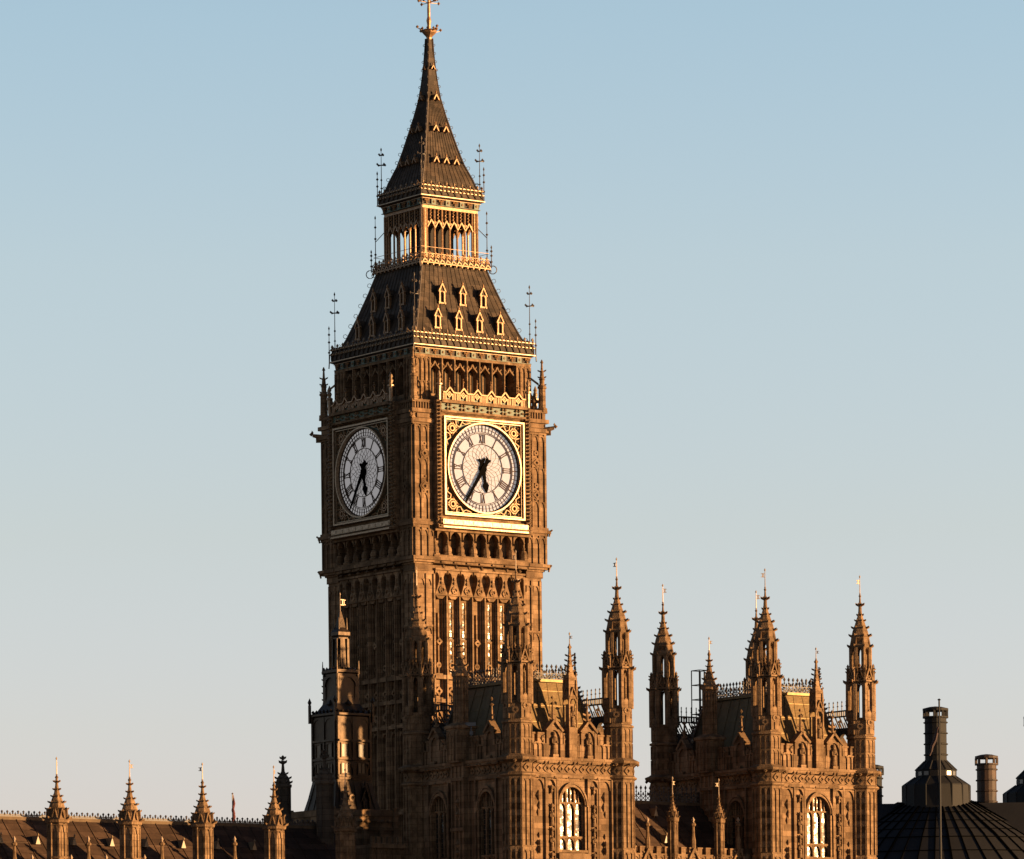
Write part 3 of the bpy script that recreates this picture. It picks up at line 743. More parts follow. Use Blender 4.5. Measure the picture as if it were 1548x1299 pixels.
def v1():
    m = iron_vane(5.2, True); m.rod((0,0,1.0),(.95,.95,1.05),.035,4); m.rod((0,0,.9),(-.3,-.3,.4),.04,4); m.rod((-.3,-.3,.4),(-.35,-.35,-.6),.045,4); return m
ring4('weather_vane', v1, 5.45, 65.95, IRONC)
ring4('corner_post', lambda: iron_vane(2.7, False), 5.78, 65.8, IRONC)
def v2():
    m = iron_vane(4.3, True); m.rod((0,0,1.3),(.75,.75,1.35),.03,4); m.rod((0,0,1.1),(-.25,-.25,.6),.035,4); return m
ring4('spire_vane', v2, 2.75, 78.0, IRONC)
ring4('spire_post', lambda: iron_vane(2.5, False), 2.98, 77.95, IRONC)
def v3():
    m = iron_vane(4.1, False); m.rod((0,0,2.2),(.55,.55,3.0),.03,4); return m
ring4('lantern_post', v3, 3.12, 72.9, IRONC)
def v4():
    m = iron_vane(1.6, False)
    pts = [(.32*math.cos(t)-.1, .32*math.sin(t)-.15) for t in [i*PI/5 for i in range(11)]]
    for a, b in zip(pts, pts[1:]): m.rod((a[0]*.707,a[0]*.707,a[1]),(b[0]*.707,b[0]*.707,b[1]),.035,4)
    return m
ring4('balcony_post', v4, 3.36, 72.75, IRONC)

# ================================================================== the palace by the river
N1 = pix(782, 1150, 284.0); N1 = Vector((N1.x, N1.y))              # near corner turret of the nearer pavilion
HX, HY = 3.76, 5.13
N2 = on_line(1160, 1150, N1, A)
def pav_centre(N): return N + A*HX + B*HY
TR = .86
def oct_(m, prof, cx=0, cy=0): m.lathe(prof, 8, cx, cy)
def make_turret():
    """octagonal corner turret: panelled shaft, two open lanterns, crocketed spirelet"""
    m = MB()
    oct_(m, [(TR+.06,0),(TR+.06,27.15)]); oct_(m, [(TR+.12,27.15),(TR+.28,27.25),(TR+.28,27.34),(TR+.1,27.42)])
    oct_(m, [(TR+.08,27.4),(TR+.08,28.0)]); oct_(m, [(TR+.1,27.98),(TR+.42,28.16),(TR+.45,28.3),(TR+.2,28.4),(TR+.04,28.5)])
    oct_(m, [(TR,28.45),(TR,30.3),(TR+.12,30.36),(TR+.12,30.46),(TR-.03,30.52),(TR-.03,31.5),(TR-.12,31.56)])
    ap = math.cos(PI/8)
    for k in range(8):
        m.M = Matrix.Rotation(-k*PI/4, 4, 'Z'); d = (TR+.06)*ap; hwid = (TR+.06)*math.sin(PI/8)
        for z0, z1 in ((4,9),(9.2,13.6),(13.8,18.4),(18.6,22.9),(23.1,27.1)):
            for u in (-hwid+.03, 0, hwid-.03): m.pan(u-.045, u+.045, z0, z1, d-.03, d+.07)
            spandrel(m, -hwid, 0, z1-.4, z1-.06, .05, d-.02, d+.055); spandrel(m, 0, hwid, z1-.4, z1-.06, .05, d-.02, d+.055)
            m.pan(-hwid, hwid, z1-.06, z1+.06, d-.02, d+.065)
        d = (TR+.08)*ap
        m.ring(0, 27.7, .13, .26, d-.05, d+.07, 4, 0); m.pan(-.35, .35, 27.42, 27.46, d-.03, d+.07)
        m.fl(0, d+.3, 28.08, .16, .12, .12)
        d = TR*ap; hwid = TR*math.sin(PI/8)
        for z0, z1 in ((28.5,29.4),(29.45,30.28)):
            for u in (-hwid+.02, 0, hwid-.02): m.pan(u-.035, u+.035, z0, z1, d-.03, d+.05)
            spandrel(m, -hwid, 0, z1-.32, z1, .04, d-.02, d+.045); spandrel(m, 0, hwid, z1-.32, z1, .04, d-.02, d+.045)
        d = (TR-.03)*ap
        if k % 2 == 0:                                              # ogee gablet on the cardinal sides
            m.ext([(-.3,30.6),(.3,30.6),(.3,31.6),(.2,31.9),(0,32.15),(-.2,31.9),(-.3,31.6)], d-.3, d+.07)
            m.ring(0, 31.35, .1, .2, d+.05, d+.12, 8); m.pan(-.06, .06, 30.65, 31.1, d+.04, d+.13)
        else:
            m.ring(0, 31.1, .1, .2, d-.04, d+.06, 8)
        # open lanterns: a pier on each angle of the octagon, arches between
        for R_, z0, z1, pw in ((.80, 31.5, 33.85, .18), (.60, 34.5, 36.05, .145)):
            a = PI/8; d = R_*ap; hwid = R_*math.sin(a)
            m.rod((R_*math.sin(a), -R_*math.cos(a), z0), (R_*math.sin(a), -R_*math.cos(a), z1), pw, 6)
            spandrel(m, -hwid, hwid, z1-.42, z1, pw*.9, d-.14, d+.03)
            m.pan(-hwid, hwid, z0, z0+.15, d-.14, d+.02)
        # crocketed gables above the tall lantern, little pinnacles on the angles
        d = .86*ap
        m.path([(-.33,33.85),(0,34.75)], .09, d-.1, d+.06); m.path([(.33,33.85),(0,34.75)], .09, d-.1, d+.06)
        m.ring(0, 34.15, .06, .14, d-.08, d+.03, 6)
        m.fl(0, d, 34.9, .1, .1, .16)
        a = PI/8; x, y = .86*math.sin(a), -.86*math.cos(a)
        m.rod((x,y,33.6), (x,y,34.45), .10, 4, .09); m.rod((x,y,34.45), (x,y,34.95), .11, 4, .02)
        m.hook(x, y, 33.85, math.sin(a), -math.cos(a), .25)
        for z in (34.5, 34.7): m.hook(x, y, z, math.sin(a), -math.cos(a), .12)
        # ogee cap with crockets
        for z, r, s_ in ((36.12,.64,.20),(36.8,.57,.17),(37.3,.42,.16),(37.75,.24,.13)):
            m.hook(r*math.sin(a), -r*math.cos(a), z, math.sin(a), -math.cos(a), s_)
        for z, s_ in ((38.08,.16),(38.72,.20)): m.hook(.06*math.sin(a), -.06*math.cos(a), z, math.sin(a), -math.cos(a), s_)
        m.rod((.66*math.sin(a), -.66*math.cos(a), 36.1), (.5*math.sin(a), -.5*math.cos(a), 36.9), .06, 4); m.rod((.5*math.sin(a), -.5*math.cos(a), 36.9), (.2*math.sin(a), -.2*math.cos(a), 37.8), .05, 4)
    m.M = Matrix()
    oct_(m, [(.62,33.85),(.9,33.9),(.9,34.0),(.62,34.1),(.64,34.55)])
    oct_(m, [(.5,36.0),(.68,36.05),(.68,36.2),(.62,36.3),(.60,36.7),(.50,37.1),(.35,37.5),(.2,37.95),(.12,38.3),(.10,38.7),(.16,38.78),(.07,38.9),(.05,39.2),(.09,39.3),(.02,39.4)])
    o = m.build('corner_turret', STONE2, None)
    v = weather_vane(1.2, .26).build('weather_vane', GOLDP, o); v.location = (0, 0, 39.3)
    return o
def wall_face(m, u0, u1, z0, z1, d0, d1, wins):
    """cladding between u0 and u1 with pointed windows (centre, half width, sill, spring, apex)"""
    x = u0
    for c, h, zs, zp, za in sorted(wins):
        m.pan(x, c-h, z0, z1, d0, d1)
        m.pan(c-h, c+h, z0, zs, d0, d1)
        a = arch(c-h, c+h, zp, za, 8)
        k = len(a)//2
        m.ext([(c-h,zp)]+a[:k+1]+[(c,z1),(c-h,z1)], d0, d1); m.ext([(c+h,zp),(c+h,z1),(c,z1)]+a[k:][::1], d0, d1)
        x = c+h
    m.pan(x, u1, z0, z1, d0, d1)
def gothic_window(c, h, zs, zp, za, lights, d):
    """stone tracery with a leaded pane behind, built about u = 0"""
    m = MB()
    st = 2*h/lights
    a = arch(-h-.12, h+.12, zp, za+.16, 8); b = arch(-h, h, zp, za, 8)
    for i in range(len(a)-1): m.ext([b[i], b[i+1], a[i+1], a[i]], d-.1, d+.12)
    for sg in (-1, 1): m.pan(*sorted((sg*h, sg*(h+.12))), zs, zp, d-.1, d+.08); m.pan(*sorted((sg*(h-.07), sg*h)), zs, zp, d-.26, d-.08)
    def top(u):
        for p, q in zip(b, b[1:]):
            if p[0] <= u <= q[0]: return p[1]+(q[1]-p[1])*(u-p[0])/max(1e-6, q[0]-p[0])
        return zp
    for i in range(1, lights):
        u = -h+st*i; m.pan(u-.055, u+.055, zs, top(u), d-.24, d-.10)
    for i in range(2*lights):
        u = -h+st/2*i
        if i % 2: m.pan(u-.035, u+.035, zp+.05, top(u), d-.23, d-.14)
    zt = zs+(zp-zs)*.30
    m.pan(-h, h, zt-.1, zt+.02, d-.24, d-.06)
    for i in range(lights):
        u0, u1 = -h+st*i, -h+st*(i+1)
        for zz in (zt-.1, zp+.12): spandrel(m, u0+.05, u1-.05, zz-.32, zz, .03, d-.23, d-.12)
        m.pan(u0, u1, zp+.10, zp+.16, d-.235, d-.11)
    z = zs+.3
    while z < zp: m.pan(-h, h, z, z+.02, d-.235, d-.215); z += .3
    m.pan(-h-.2, h+.2, zs-.14, zs, d-.3, d+.14)
    o = m.build('window', STONE2, None)
    p = MB(); p.ext([(-h,zs)]+[(h,zs)]+[q for q in reversed(b)], d-.27, d-.24)
    p.build('pane', PANE, o)
    return o
def statue(z, s=1.0):
    m = MB(); m.lathe([(.17*s,z),(.19*s,z+.1*s),(.13*s,z+.5*s),(.16*s,z+.85*s),(.19*s,z+1.02*s),(.08*s,z+1.13*s),(.06*s,z+1.17*s),(.10*s,z+1.24*s),(.11*s,z+1.33*s),(.06*s,z+1.42*s),(.02*s,z+1.44*s)], 9)
    m.rod((.16*s,-.02,z+1.0*s),(.19*s,-.1*s,z+.72*s),.055*s,5); m.rod((.19*s,-.1*s,z+.72*s),(.02,-.2*s,z+.78*s),.045*s,5)
    m.rod((-.16*s,-.02,z+1.0*s),(-.2*s,-.08*s,z+.7*s),.055*s,5); m.rod((-.2*s,-.08*s,z+.7*s),(-.05,-.19*s,z+.62*s),.045*s,5)
    return m
def cresting(m, p, q, z, h, step=.32):
    """pierced iron ridge cresting from p to q (x, y)"""
    p, q = Vector(p), Vector(q); L = (q-p).length; n = max(2, int(L/step)); dx = (q-p)/n
    m.rod((p.x,p.y,z+.04),(q.x,q.y,z+.04),.07,4); m.rod((p.x,p.y,z+h*.42),(q.x,q.y,z+h*.42),.03,4)
    for i in range(n+1):
        a = p+dx*i; m.rod((a.x,a.y,z),(a.x,a.y,z+h*.8),.028,4)
        m.lump(a.x,a.y,z+h*.84,.09,.09,.12*h+.04); m.lump(a.x,a.y,z+h*.62,.07)
        if i < n:
            b = p+dx*(i+1)
            m.rod((a.x,a.y,z+.08),(b.x,b.y,z+h*.4),.025,4); m.rod((b.x,b.y,z+.08),(a.x,a.y,z+h*.4),.025,4)
            c = (a+b)/2; m.lump(c.x,c.y,z+h*.5,.07,.07,.13)
def make_pavilion(label):
    t = thing('palace_pavilion', label, 'palace pavilion', (0, 0, 0), TH)
    DE, DS = HY+.30, HX+.30
    E_WIN = [(0.0, .93, 22.9, 25.6, 26.65)]
    S_WIN = [(-2.46, .80, 21.5, 25.4, 26.45), (2.46, .80, 21.5, 25.4, 26.45)]
    m = MB()
    m.box(-DS+.62, DS-.62, -DE+.62, DE-.62, 0, 29.0)
    def side(k, half, d, wins, mid):
        m.face(k)
        e = half-.55
        wall_face(m, -e, e, 0, 28.4, d-.65, d, wins)
        # strings, quatrefoil frieze, cornice
        m.pan(-e, e, 27.17, 27.42, d-.1, d+.16); m.pan(-e, e, 28.02, 28.2, d-.1, d+.3); m.pan(-e, e, 28.2, 28.36, d-.1, d+.38)
        n = int(2*e/.52); st = 2*e/n
        for i in range(n):
            u = -e+st*(i+.5); m.ring(u, 27.72, .12, .24, d-.04, d+.07, 4, 0); m.fl(u+st/2 if i % 2 else u, d+.3, 28.06, .14, .12, .12)
            m.fl(u, d+.14, 27.22, .11, .1, .1) if i % 2 else None
            m.path([(u-st/2,27.46),(u-st*.2,27.72-.25)], .04, d-.02, d+.05); m.path([(u+st/2,27.98),(u+st*.2,27.97)], .04, d-.02, d+.05)
        m.pan(-e, e, 27.44, 27.5, d-.03, d+.05); m.pan(-e, e, 27.95, 28.01, d-.03, d+.05)
        # parapet: panelled merlons and gabled niches
        n = 5 if half < 4.5 else 8; st = 2*e/n
        m.pan(-e, e, 28.36, 29.2, d-.32, d-.02)
        for i in range(n):
            a, b = -e+st*i, -e+st*(i+1); c = (a+b)/2
            if (n == 5 and i in (1, 3)) or (n == 8 and i in (1, 3, 4, 6) and i in (1, 6)):
                m.pan(a+.02, b-.02, 29.2, 30.0, d-.34, d-.04)
                m.pan(a+.05, a+.22, 28.36, 30.0, d-.06, d+.1); m.pan(b-.22, b-.05, 28.36, 30.0, d-.06, d+.1)
                m.path([(a+.02,29.95),(c,30.6)], .14, d-.3, d+.16); m.path([(b-.02,29.95),(c,30.6)], .14, d-.3, d+.16)
                m.ext([(a+.05,30.0),(b-.05,30.0),(c,30.5)], d-.3, d)
                spandrel(m, a+.2, b-.2, 29.5, 30.05, .03, d-.1, d+.08)
                m.rod((c,-d+.1,30.5),(c,-d+.1,31.5),.11,5,.05); m.lump(c,-d+.1,31.6,.16,.16,.12); m.lump(c,-d+.1,31.95,.10,.10,.14)
                for zz in (30.7, 31.0): m.hook(c-.1,-d+.1,zz,-1,0,.16); m.hook(c+.1,-d+.1,zz,1,0,.16)
                m.pan(c-.2, c+.2, 28.36, 28.56, d-.05, d+.22)
            else:
                for q in (a+.08, c+.12): m.pan(q, q+st/2-.2, 29.2, 29.75, d-.32, d-.03); m.pan(q-.03, q+st/2-.17, 29.75, 29.85, d-.35, d+.03)
                m.pan(c-.12, c+.12, 29.2, 29.3, d-.34, d+.02)
                for j in range(4):
                    u = a+.1+(st-.2)*j/3; m.pan(u-.04, u+.04, 28.4, 29.7 if j in (0, 3) else 29.25, d-.05, d+.06)
                for j in range(3):
                    u = a+.1+(st-.2)*j/3; spandrel(m, u, u+(st-.2)/3, 28.95, 29.25, .04, d-.04, d+.045)
                for q in (a+.2, b-.2): m.fl(q, d, 29.5, .13, .08, .18)
        for i in range(n+1): m.pan(-e+st*i-.05, -e+st*i+.05, 28.36, 29.2, d-.03, d+.09)
        # panel ribs on the wall
        for u in (mid if mid else ()): m.pan(u-.06, u+.06, 0, 27.17, d-.02, d+.16)
    side(0, HX, DE, E_WIN, (-2.95,-1.98,-1.16,1.16,1.98,2.95))
    m.face(0)
    for sg in (-1, 1):
        for u0, u1 in ((2.05, 2.88),):
            m.fl(sg*2.45, DE+.05, 26.1, .22, .14, .35); m.fl(sg*2.4, DE+.05, 25.5, .16, .12, .3); m.fl(sg*2.5, DE+.03, 25.1, .1, .1, .25)
            m.fl(sg*2.45, DE+.1, 23.3, .2, .2, .2); m.fl(sg*2.45, DE+.1, 22.9, .14, .2, .3); m.fl(sg*2.45, DE+.05, 23.75, .1, .1, .2)
            spandrel(m, *sorted((sg*2.05, sg*2.88)), 26.5, 27.1, .06, DE-.02, DE+.1)
            spandrel(m, *sorted((sg*1.22, sg*1.92)), 26.6, 27.1, .05, DE-.02, DE+.14)
        for z in (22.6, 24.1, 25.5, 26.6):                          # corbels and canopies of the statue niches
            m.fl(sg*1.57, DE+.14, z, .27, .22, .16); m.fl(sg*1.57, DE+.1, z-.22, .15, .15, .2)
        m.pan(*sorted((sg*1.25, sg*1.34)), 20, 26.6, DE-.02, DE+.12); m.pan(*sorted((sg*1.8, sg*1.89)), 20, 26.6, DE-.02, DE+.12)
    a = arch(-1.12, 1.12, 25.5, 26.95, 8); b = arch(-1.02, 1.02, 25.5, 26.82, 8)
    for i in range(len(a)-1): m.ext([b[i], b[i+1], a[i+1], a[i]], DE-.02, DE+.18)
    m.pan(-1.15, 1.15, 22.3, 22.7, DE-.02, DE+.30); m.pan(-1.9, 1.9, 21.0, 22.3, DE-.02, DE+.22)
    for i in range(9): u = -1.8+.45*i; m.pan(u-.05, u+.05, 21.1, 22.35, DE+.2, DE+.32)
    for i in range(8): u = -1.8+.45*i; spandrel(m, u, u+.45, 21.9, 22.3, .05, DE+.2, DE+.28)
    side(1, HY, DS, S_WIN, (-4.45,-3.5,-1.4,-.75,.75,1.4,3.5,4.45))
    m.face(1)
    for c in (-2.46, 2.46):
        a = arch(c-1.0, c+1.0, 25.3, 26.8, 8); b = arch(c-.9, c+.9, 25.3, 26.65, 8)
        for i in range(len(a)-1): m.ext([b[i], b[i+1], a[i+1], a[i]], DS-.02, DS+.16)
        for z in (22.2, 24.6): m.pan(c-1.2, c-.98, z, z+.5, DS-.02, DS+.12)
    m.pan(-.68, .68, 0, 28.35, DS-.1, DS+.34)                       # middle pier of the long side
    for u in (-.6, -.2, .2, .6): m.pan(u-.05, u+.05, 0, 28.3, DS+.3, DS+.44)
    for z in (21, 24.2, 27.2, 28.1): m.pan(-.7, .7, z, z+.2, DS+.3, DS+.5)
    for z, r in ((25.9,.16),(25.2,.14),(23.4,.18),(22.9,.13)): m.fl(0, DS+.4, z, r*1.3, .2, r*1.6)
    side(2, HX, DE, E_WIN and [], (-2,0,2)); side(3, HY, DS, [], (-3,0,3))
    m.build('wall', STONE, t)
    # windows
    for k, d, wins, lights in ((0, DE, E_WIN, 3), (1, DS, S_WIN, 3)):
        for q in wins:
            o = gothic_window(*q, lights, d); o.parent = t
            o.matrix_local = Matrix.Rotation(-k*PI/2, 4, 'Z') @ Matrix.Translation((q[0], 0, 0))
    # statues
    s0 = None
    e = HX-.55; st = 2*e/5
    for u, z, d, sc in ((-e+st*1.5, 28.56, DE+.06, .95), (-e+st*3.5, 28.56, DE+.06, .95), (-1.57, 24.3, DE+.15, .75), (1.57, 24.3, DE+.15, .75), (-1.57, 22.8, DE+.15, .75), (1.57, 22.8, DE+.15, .75)):
        o = statue(0, 1.0).build('statue', STONE2, t) if s0 is None else s0.copy()
        if s0 is not None: COL.objects.link(o); o.parent = t
        s0 = s0 or o
        o.location = (u, -d, z); o.scale = (sc, sc, sc)
    # corner turrets
    tu = make_turret()
    for i, (sx, sy) in enumerate(((-1,-1),(1,-1),(-1,1),(1,1))):
        o = tu if i == 0 else copy_tree(tu)
        o.parent = t; o.location = (sx*HX, sy*HY, 0); o.rotation_euler = (0, 0, 0)
    # middle turret of the long side
    m = MB()
    m.sq([(.62,28.3),(.62,30.3),(.72,30.36),(.72,30.5),(.42,30.7)]); oct_(m, [(.45,30.6),(.42,33.4),(.55,33.5),(.55,33.7),(.42,33.85),(.36,34.0),(.2,34.6),(.1,35.2),(.07,35.6),(.12,35.7),(.03,35.9)])
    for k in range(8):
        m.M = Matrix.Rotation(-k*PI/4, 4, 'Z'); a = PI/8
        for z, r, s_ in ((33.75,.5,.16),(34.15,.34,.14),(34.55,.22,.12),(34.95,.14,.1),(35.3,.08,.13)): m.hook(r*math.sin(a), -r*math.cos(a), z, math.sin(a), -math.cos(a), s_)
        m.pan(-.03, .03, 30.8, 33.3, .38, .46); m.rod((.44*math.sin(a), -.44*math.cos(a), 30.7), (.44*math.sin(a), -.44*math.cos(a), 33.5), .05, 4)
    for k in range(4):
        m.face(k)
        for u in (-.52, -.17, .17, .52): m.pan(u-.04, u+.04, 28.4, 30.2, .6, .68)
        spandrel(m, -.5, 0, 29.8, 30.15, .04, .6, .66); spandrel(m, 0, .5, 29.8, 30.15, .04, .6, .66)
    o = m.build('side_turret', STONE2, t); o.location = (-DS-.12, 0, 0)
    v = weather_vane(.9, .2).build('weather_vane', GOLDP, o); v.location = (0, 0, 35.8)
    # pinnacle with a statue over the middle of the front
    m = MB()
    m.sq([(.30,28.3),(.30,30.2)]); m.sq([(.2,30.2),(.2,31.6)]); m.sq([(.32,31.9),(.32,32.1),(.26,32.15),(.24,33.0),(.3,33.05),(.3,33.15),(.16,33.4),(.09,34.2),(.05,34.9),(.1,35.0),(.02,35.15)])
    for sx in (-1, 1):
        for sy in (-1, 1):
            m.rod((sx*.28,sy*.28,30.2),(sx*.28,sy*.28,32.5),.06,4); m.rod((sx*.27,sy*.27,32.5),(sx*.27,sy*.27,33.5),.09,4,.01)
            for z, r in ((33.3,.2),(33.6,.15),(33.9,.12),(34.2,.1),(34.5,.08)): m.hook(sx*r,sy*r,z,sx*.7,sy*.7,.15)
    for k in range(4): m.face(k); spandrel(m, -.3, .3, 31.5, 32.0, .04, .24, .31); m.path([(-.3,31.9),(0,32.6)], .07, .26, .36); m.path([(.3,31.9),(0,32.6)], .07, .26, .36)
    o = m.build('front_pinnacle', STONE2, t); o.location = (0, -DE+.05, 0)
    v = weather_vane(.75, .18).build('weather_vane', GOLDP, o); v.location = (0, 0, 35.05)
    o2 = s0.copy(); COL.objects.link(o2); o2.parent = t; o2.location = (0, -DE-.2, 30.25); o2.scale = (.85,.85,.85)
    # roof
    bx, by, tx, ty = 2.75, 4.5, 1.75, 3.55
    r = MB(); r.rect([(bx,by,28.9),(bx-.1,by-.1,29.6),(tx,ty,33.0),(tx+.1,ty+.1,33.05),(tx+.1,ty+.1,33.2)])
    def P(fx, fy, z):
        f = (z-29.6)/3.4; return (fx*(bx-.1+(tx-bx+.1)*f), fy*(by-.1+(ty-by+.1)*f), z)
    for f in (-.6, -.2, .2, .6):
        for sy in (-1, 1): r.rod(P(f, sy, 29.6), P(f, sy, 33.0), .03, 4)
    for f in (-.75,-.5,-.25,0,.25,.5,.75):
        for sx in (-1, 1): r.rod(P(sx, f, 29.6), P(sx, f, 33.0), .03, 4)
    for z in (30.6, 31.6, 32.5):
        for sg in (-1, 1):
            r.rod(P(-1, sg, z), P(1, sg, z), .02, 4); r.rod(P(sg, -1, z), P(sg, 1, z), .02, 4)
    ro = r.build('roof', SLATE, t)
    c = MB()
    for p, q in (((-tx,-ty),(tx,-ty)),((tx,-ty),(tx,ty)),((tx,ty),(-tx,ty)),((-tx,ty),(-tx,-ty))): cresting(c, p, q, 33.15, 1.0)
    for sx in (-1, 1):
        for sy in (-1, 1):
            c.rod((sx*tx,sy*ty,33.1),(sx*tx,sy*ty,34.9),.05,5); c.lump(sx*tx,sy*ty,34.3,.14); c.lump(sx*tx,sy*ty,34.6,.1,.1,.18); c.lump(sx*tx,sy*ty,33.7,.16,.16,.2)
            for i in range(13):
                p = P(sx, sy, 29.7+3.3*i/13); c.hook(*p, sx*.7, sy*.7, .2)
            c.rod(P(sx, sy, 29.6), P(sx, sy, 33.0), .07, 5)
    c.build('roof_cresting', IRONC, ro)
    # pierced screens over flying arches on the two far sides
    c = MB()
    for k, half, d in ((2, HX, HY), (3, HY, HX)):
        c.face(k); e = half-.75; n = int(2*e/.4); st = 2*e/n
        for a, b in ((-e, -e+1.5), (e-1.5, e)): spandrel(c, a, b, 29.6, 30.9, .16, d-.15, d+.1)
        c.pan(-e+1.5, e-1.5, 29.0, 30.9, d-.15, d+.1)
        c.pan(-e, e, 30.9, 31.15, d-.15, d+.12); c.pan(-e, e, 31.85, 31.93, d-.08, d+.05); c.pan(-e, e, 32.2, 32.28, d-.08, d+.05)
        for i in range(n):
            u = -e+st*i
            c.path([(u,31.15),(u+st,31.85)], .07, d-.05, d+.02); c.path([(u+st*.5,31.15),(u+st*1.0,31.5)], .06, d-.04, d+.01)
            c.pan(u+st/2-.05, u+st/2+.05, 31.93, 32.2, d-.05, d+.03); c.pan(u-.03, u+.03, 31.93, 32.2, d-.05, d+.03)
            c.rod((u+st/2,-d,32.28),(u+st/2,-d,32.75),.03,4); c.fl(u+st/2, d, 32.55, .07); c.fl(u+st/2, d, 32.8, .05, .05, .1)
    c.build('pierced_screen', IRONC, t)
    # roof lamps behind the parapet of the shaded side
    for y, z in ((-1.9, 31.2), (1.3, 30.6), (3.0, 30.3)):
        m = MB(); m.rod((0,0,-2.2),(0,0,0),.05,5); m.lump(0,0,.02,.12,.12,.1); o = m.build('finial_post', IRONC, t); o.location = (-HX+.55, y, z)
        m = MB(); m.lump(0,0,.22,.1,.1,.18); m.build('gilded_tip', GOLDP, o)
    return t
pav1 = make_pavilion('nearer river pavilion, its arched window ablaze, hiding the foot of the clock tower')
c = pav_centre(N1); pav1.location = (c.x, c.y, 0)
pav1['group'] = 'river front pavilions'
c = pav_centre(N2); pav2 = copy_tree(pav1, None, (c.x, c.y, 0)); pav2['label'] = 'farther river pavilion with four spired turrets standing clear against the sky beside the dark roof'
mat_cam = mat('grey_housing', (0.12, 0.12, 0.13), 0.5)
pav1_cam = MB()
pav1_cam.box(-.28,.28,-.10,.10,.02,.2); pav1_cam.box(-.4,-.24,-.07,.07,.06,.17); pav1_cam.box(-.33,.3,-.13,.13,.2,.23); pav1_cam.rod((0,0,-.9),(0,0,0),.05,5); pav1_cam.box(-.1,.1,-.1,.1,-.5,-.3)
o = pav1_cam.build('security_camera', mat_cam, None)
pc = pav1.location; q = B*1.0
p = pix(717, 1104, (pc.y-2.9)); o.location = (pav1.location.x+(-A*HX+B*-.9).x-.25, pav1.location.y+(-A*HX+B*-.9).y, 30.45); o.rotation_euler = (0, 0, TH-.6)
o['label'] = 'small white camera on a short post behind the shaded parapet'; o['category'] = 'camera'

# ---- ranges with steep roofs, pinnacles and finials
def make_pinnacle(w, z0, zs, zt, n=8, vane=1.0):
    """w half width, zs top of the shaft, zt tip of the spirelet"""
    m = MB(); H = zt-zs
    m.lathe([(w,z0),(w,zs-.35),(w*1.25,zs-.28),(w*1.3,zs-.12),(w*1.05,zs),(w*1.0,zs+.10*H),(w*.80,zs+.28*H),(w*.52,zs+.45*H),(w*.30,zs+.58*H),(w*.17,zs+.75*H),(w*.12,zs+.92*H),(w*.2,zs+.94*H),(w*.05,zt)], n)
    for k in range(n):
        m.M = Matrix.Rotation(-k*2*PI/n, 4, 'Z'); a = PI/n
        sn, cs = math.sin(a), -math.cos(a)
        for f, r, s_ in ((-.02,1.2,.30),(.2,.96,.26),(.36,.7,.24),(.50,.42,.22),(.66,.2,.22),(.84,.12,.24)):
            m.hook(w*r*sn, w*r*cs, zs+f*H, sn, cs, w*s_)
        m.rod((w*sn, w*cs, z0), (w*sn, w*cs, zs), w*.13, 4)
        ap = w*math.cos(a); hw_ = w*math.sin(a)*.8
        z = zs-.4
        while z-1.9 > z0:
            spandrel(m, -hw_, hw_, z-.45, z, hw_*.25, ap-.02, ap+w*.1); m.pan(-hw_*.2, hw_*.2, z-1.9, z-.3, ap-.02, ap+w*.05); m.pan(-hw_, hw_, z-1.95, z-1.85, ap-.02, ap+w*.12); z -= 2.0
        m.path([(-hw_,zs-.1),(0,zs+.22*H)], w*.1, ap-.05, ap+w*.2); m.path([(hw_,zs-.1),(0,zs+.22*H)], w*.1, ap-.05, ap+w*.2)
        m.pan(-hw_*.35, hw_*.35, zs-1.5, zs-.55, ap, ap+.01)
    o = m.build('pinnacle', STONE2, None)
    v = weather_vane(1.05*vane, .24*vane).build('weather_vane', GOLDP, o); v.location = (0, 0, zt-.1)
    return o
mat_cap = mat('ridge_lead', (0.11, 0.075, 0.045), 0.7, noise=0.4, nscale=2, spec=0.1)
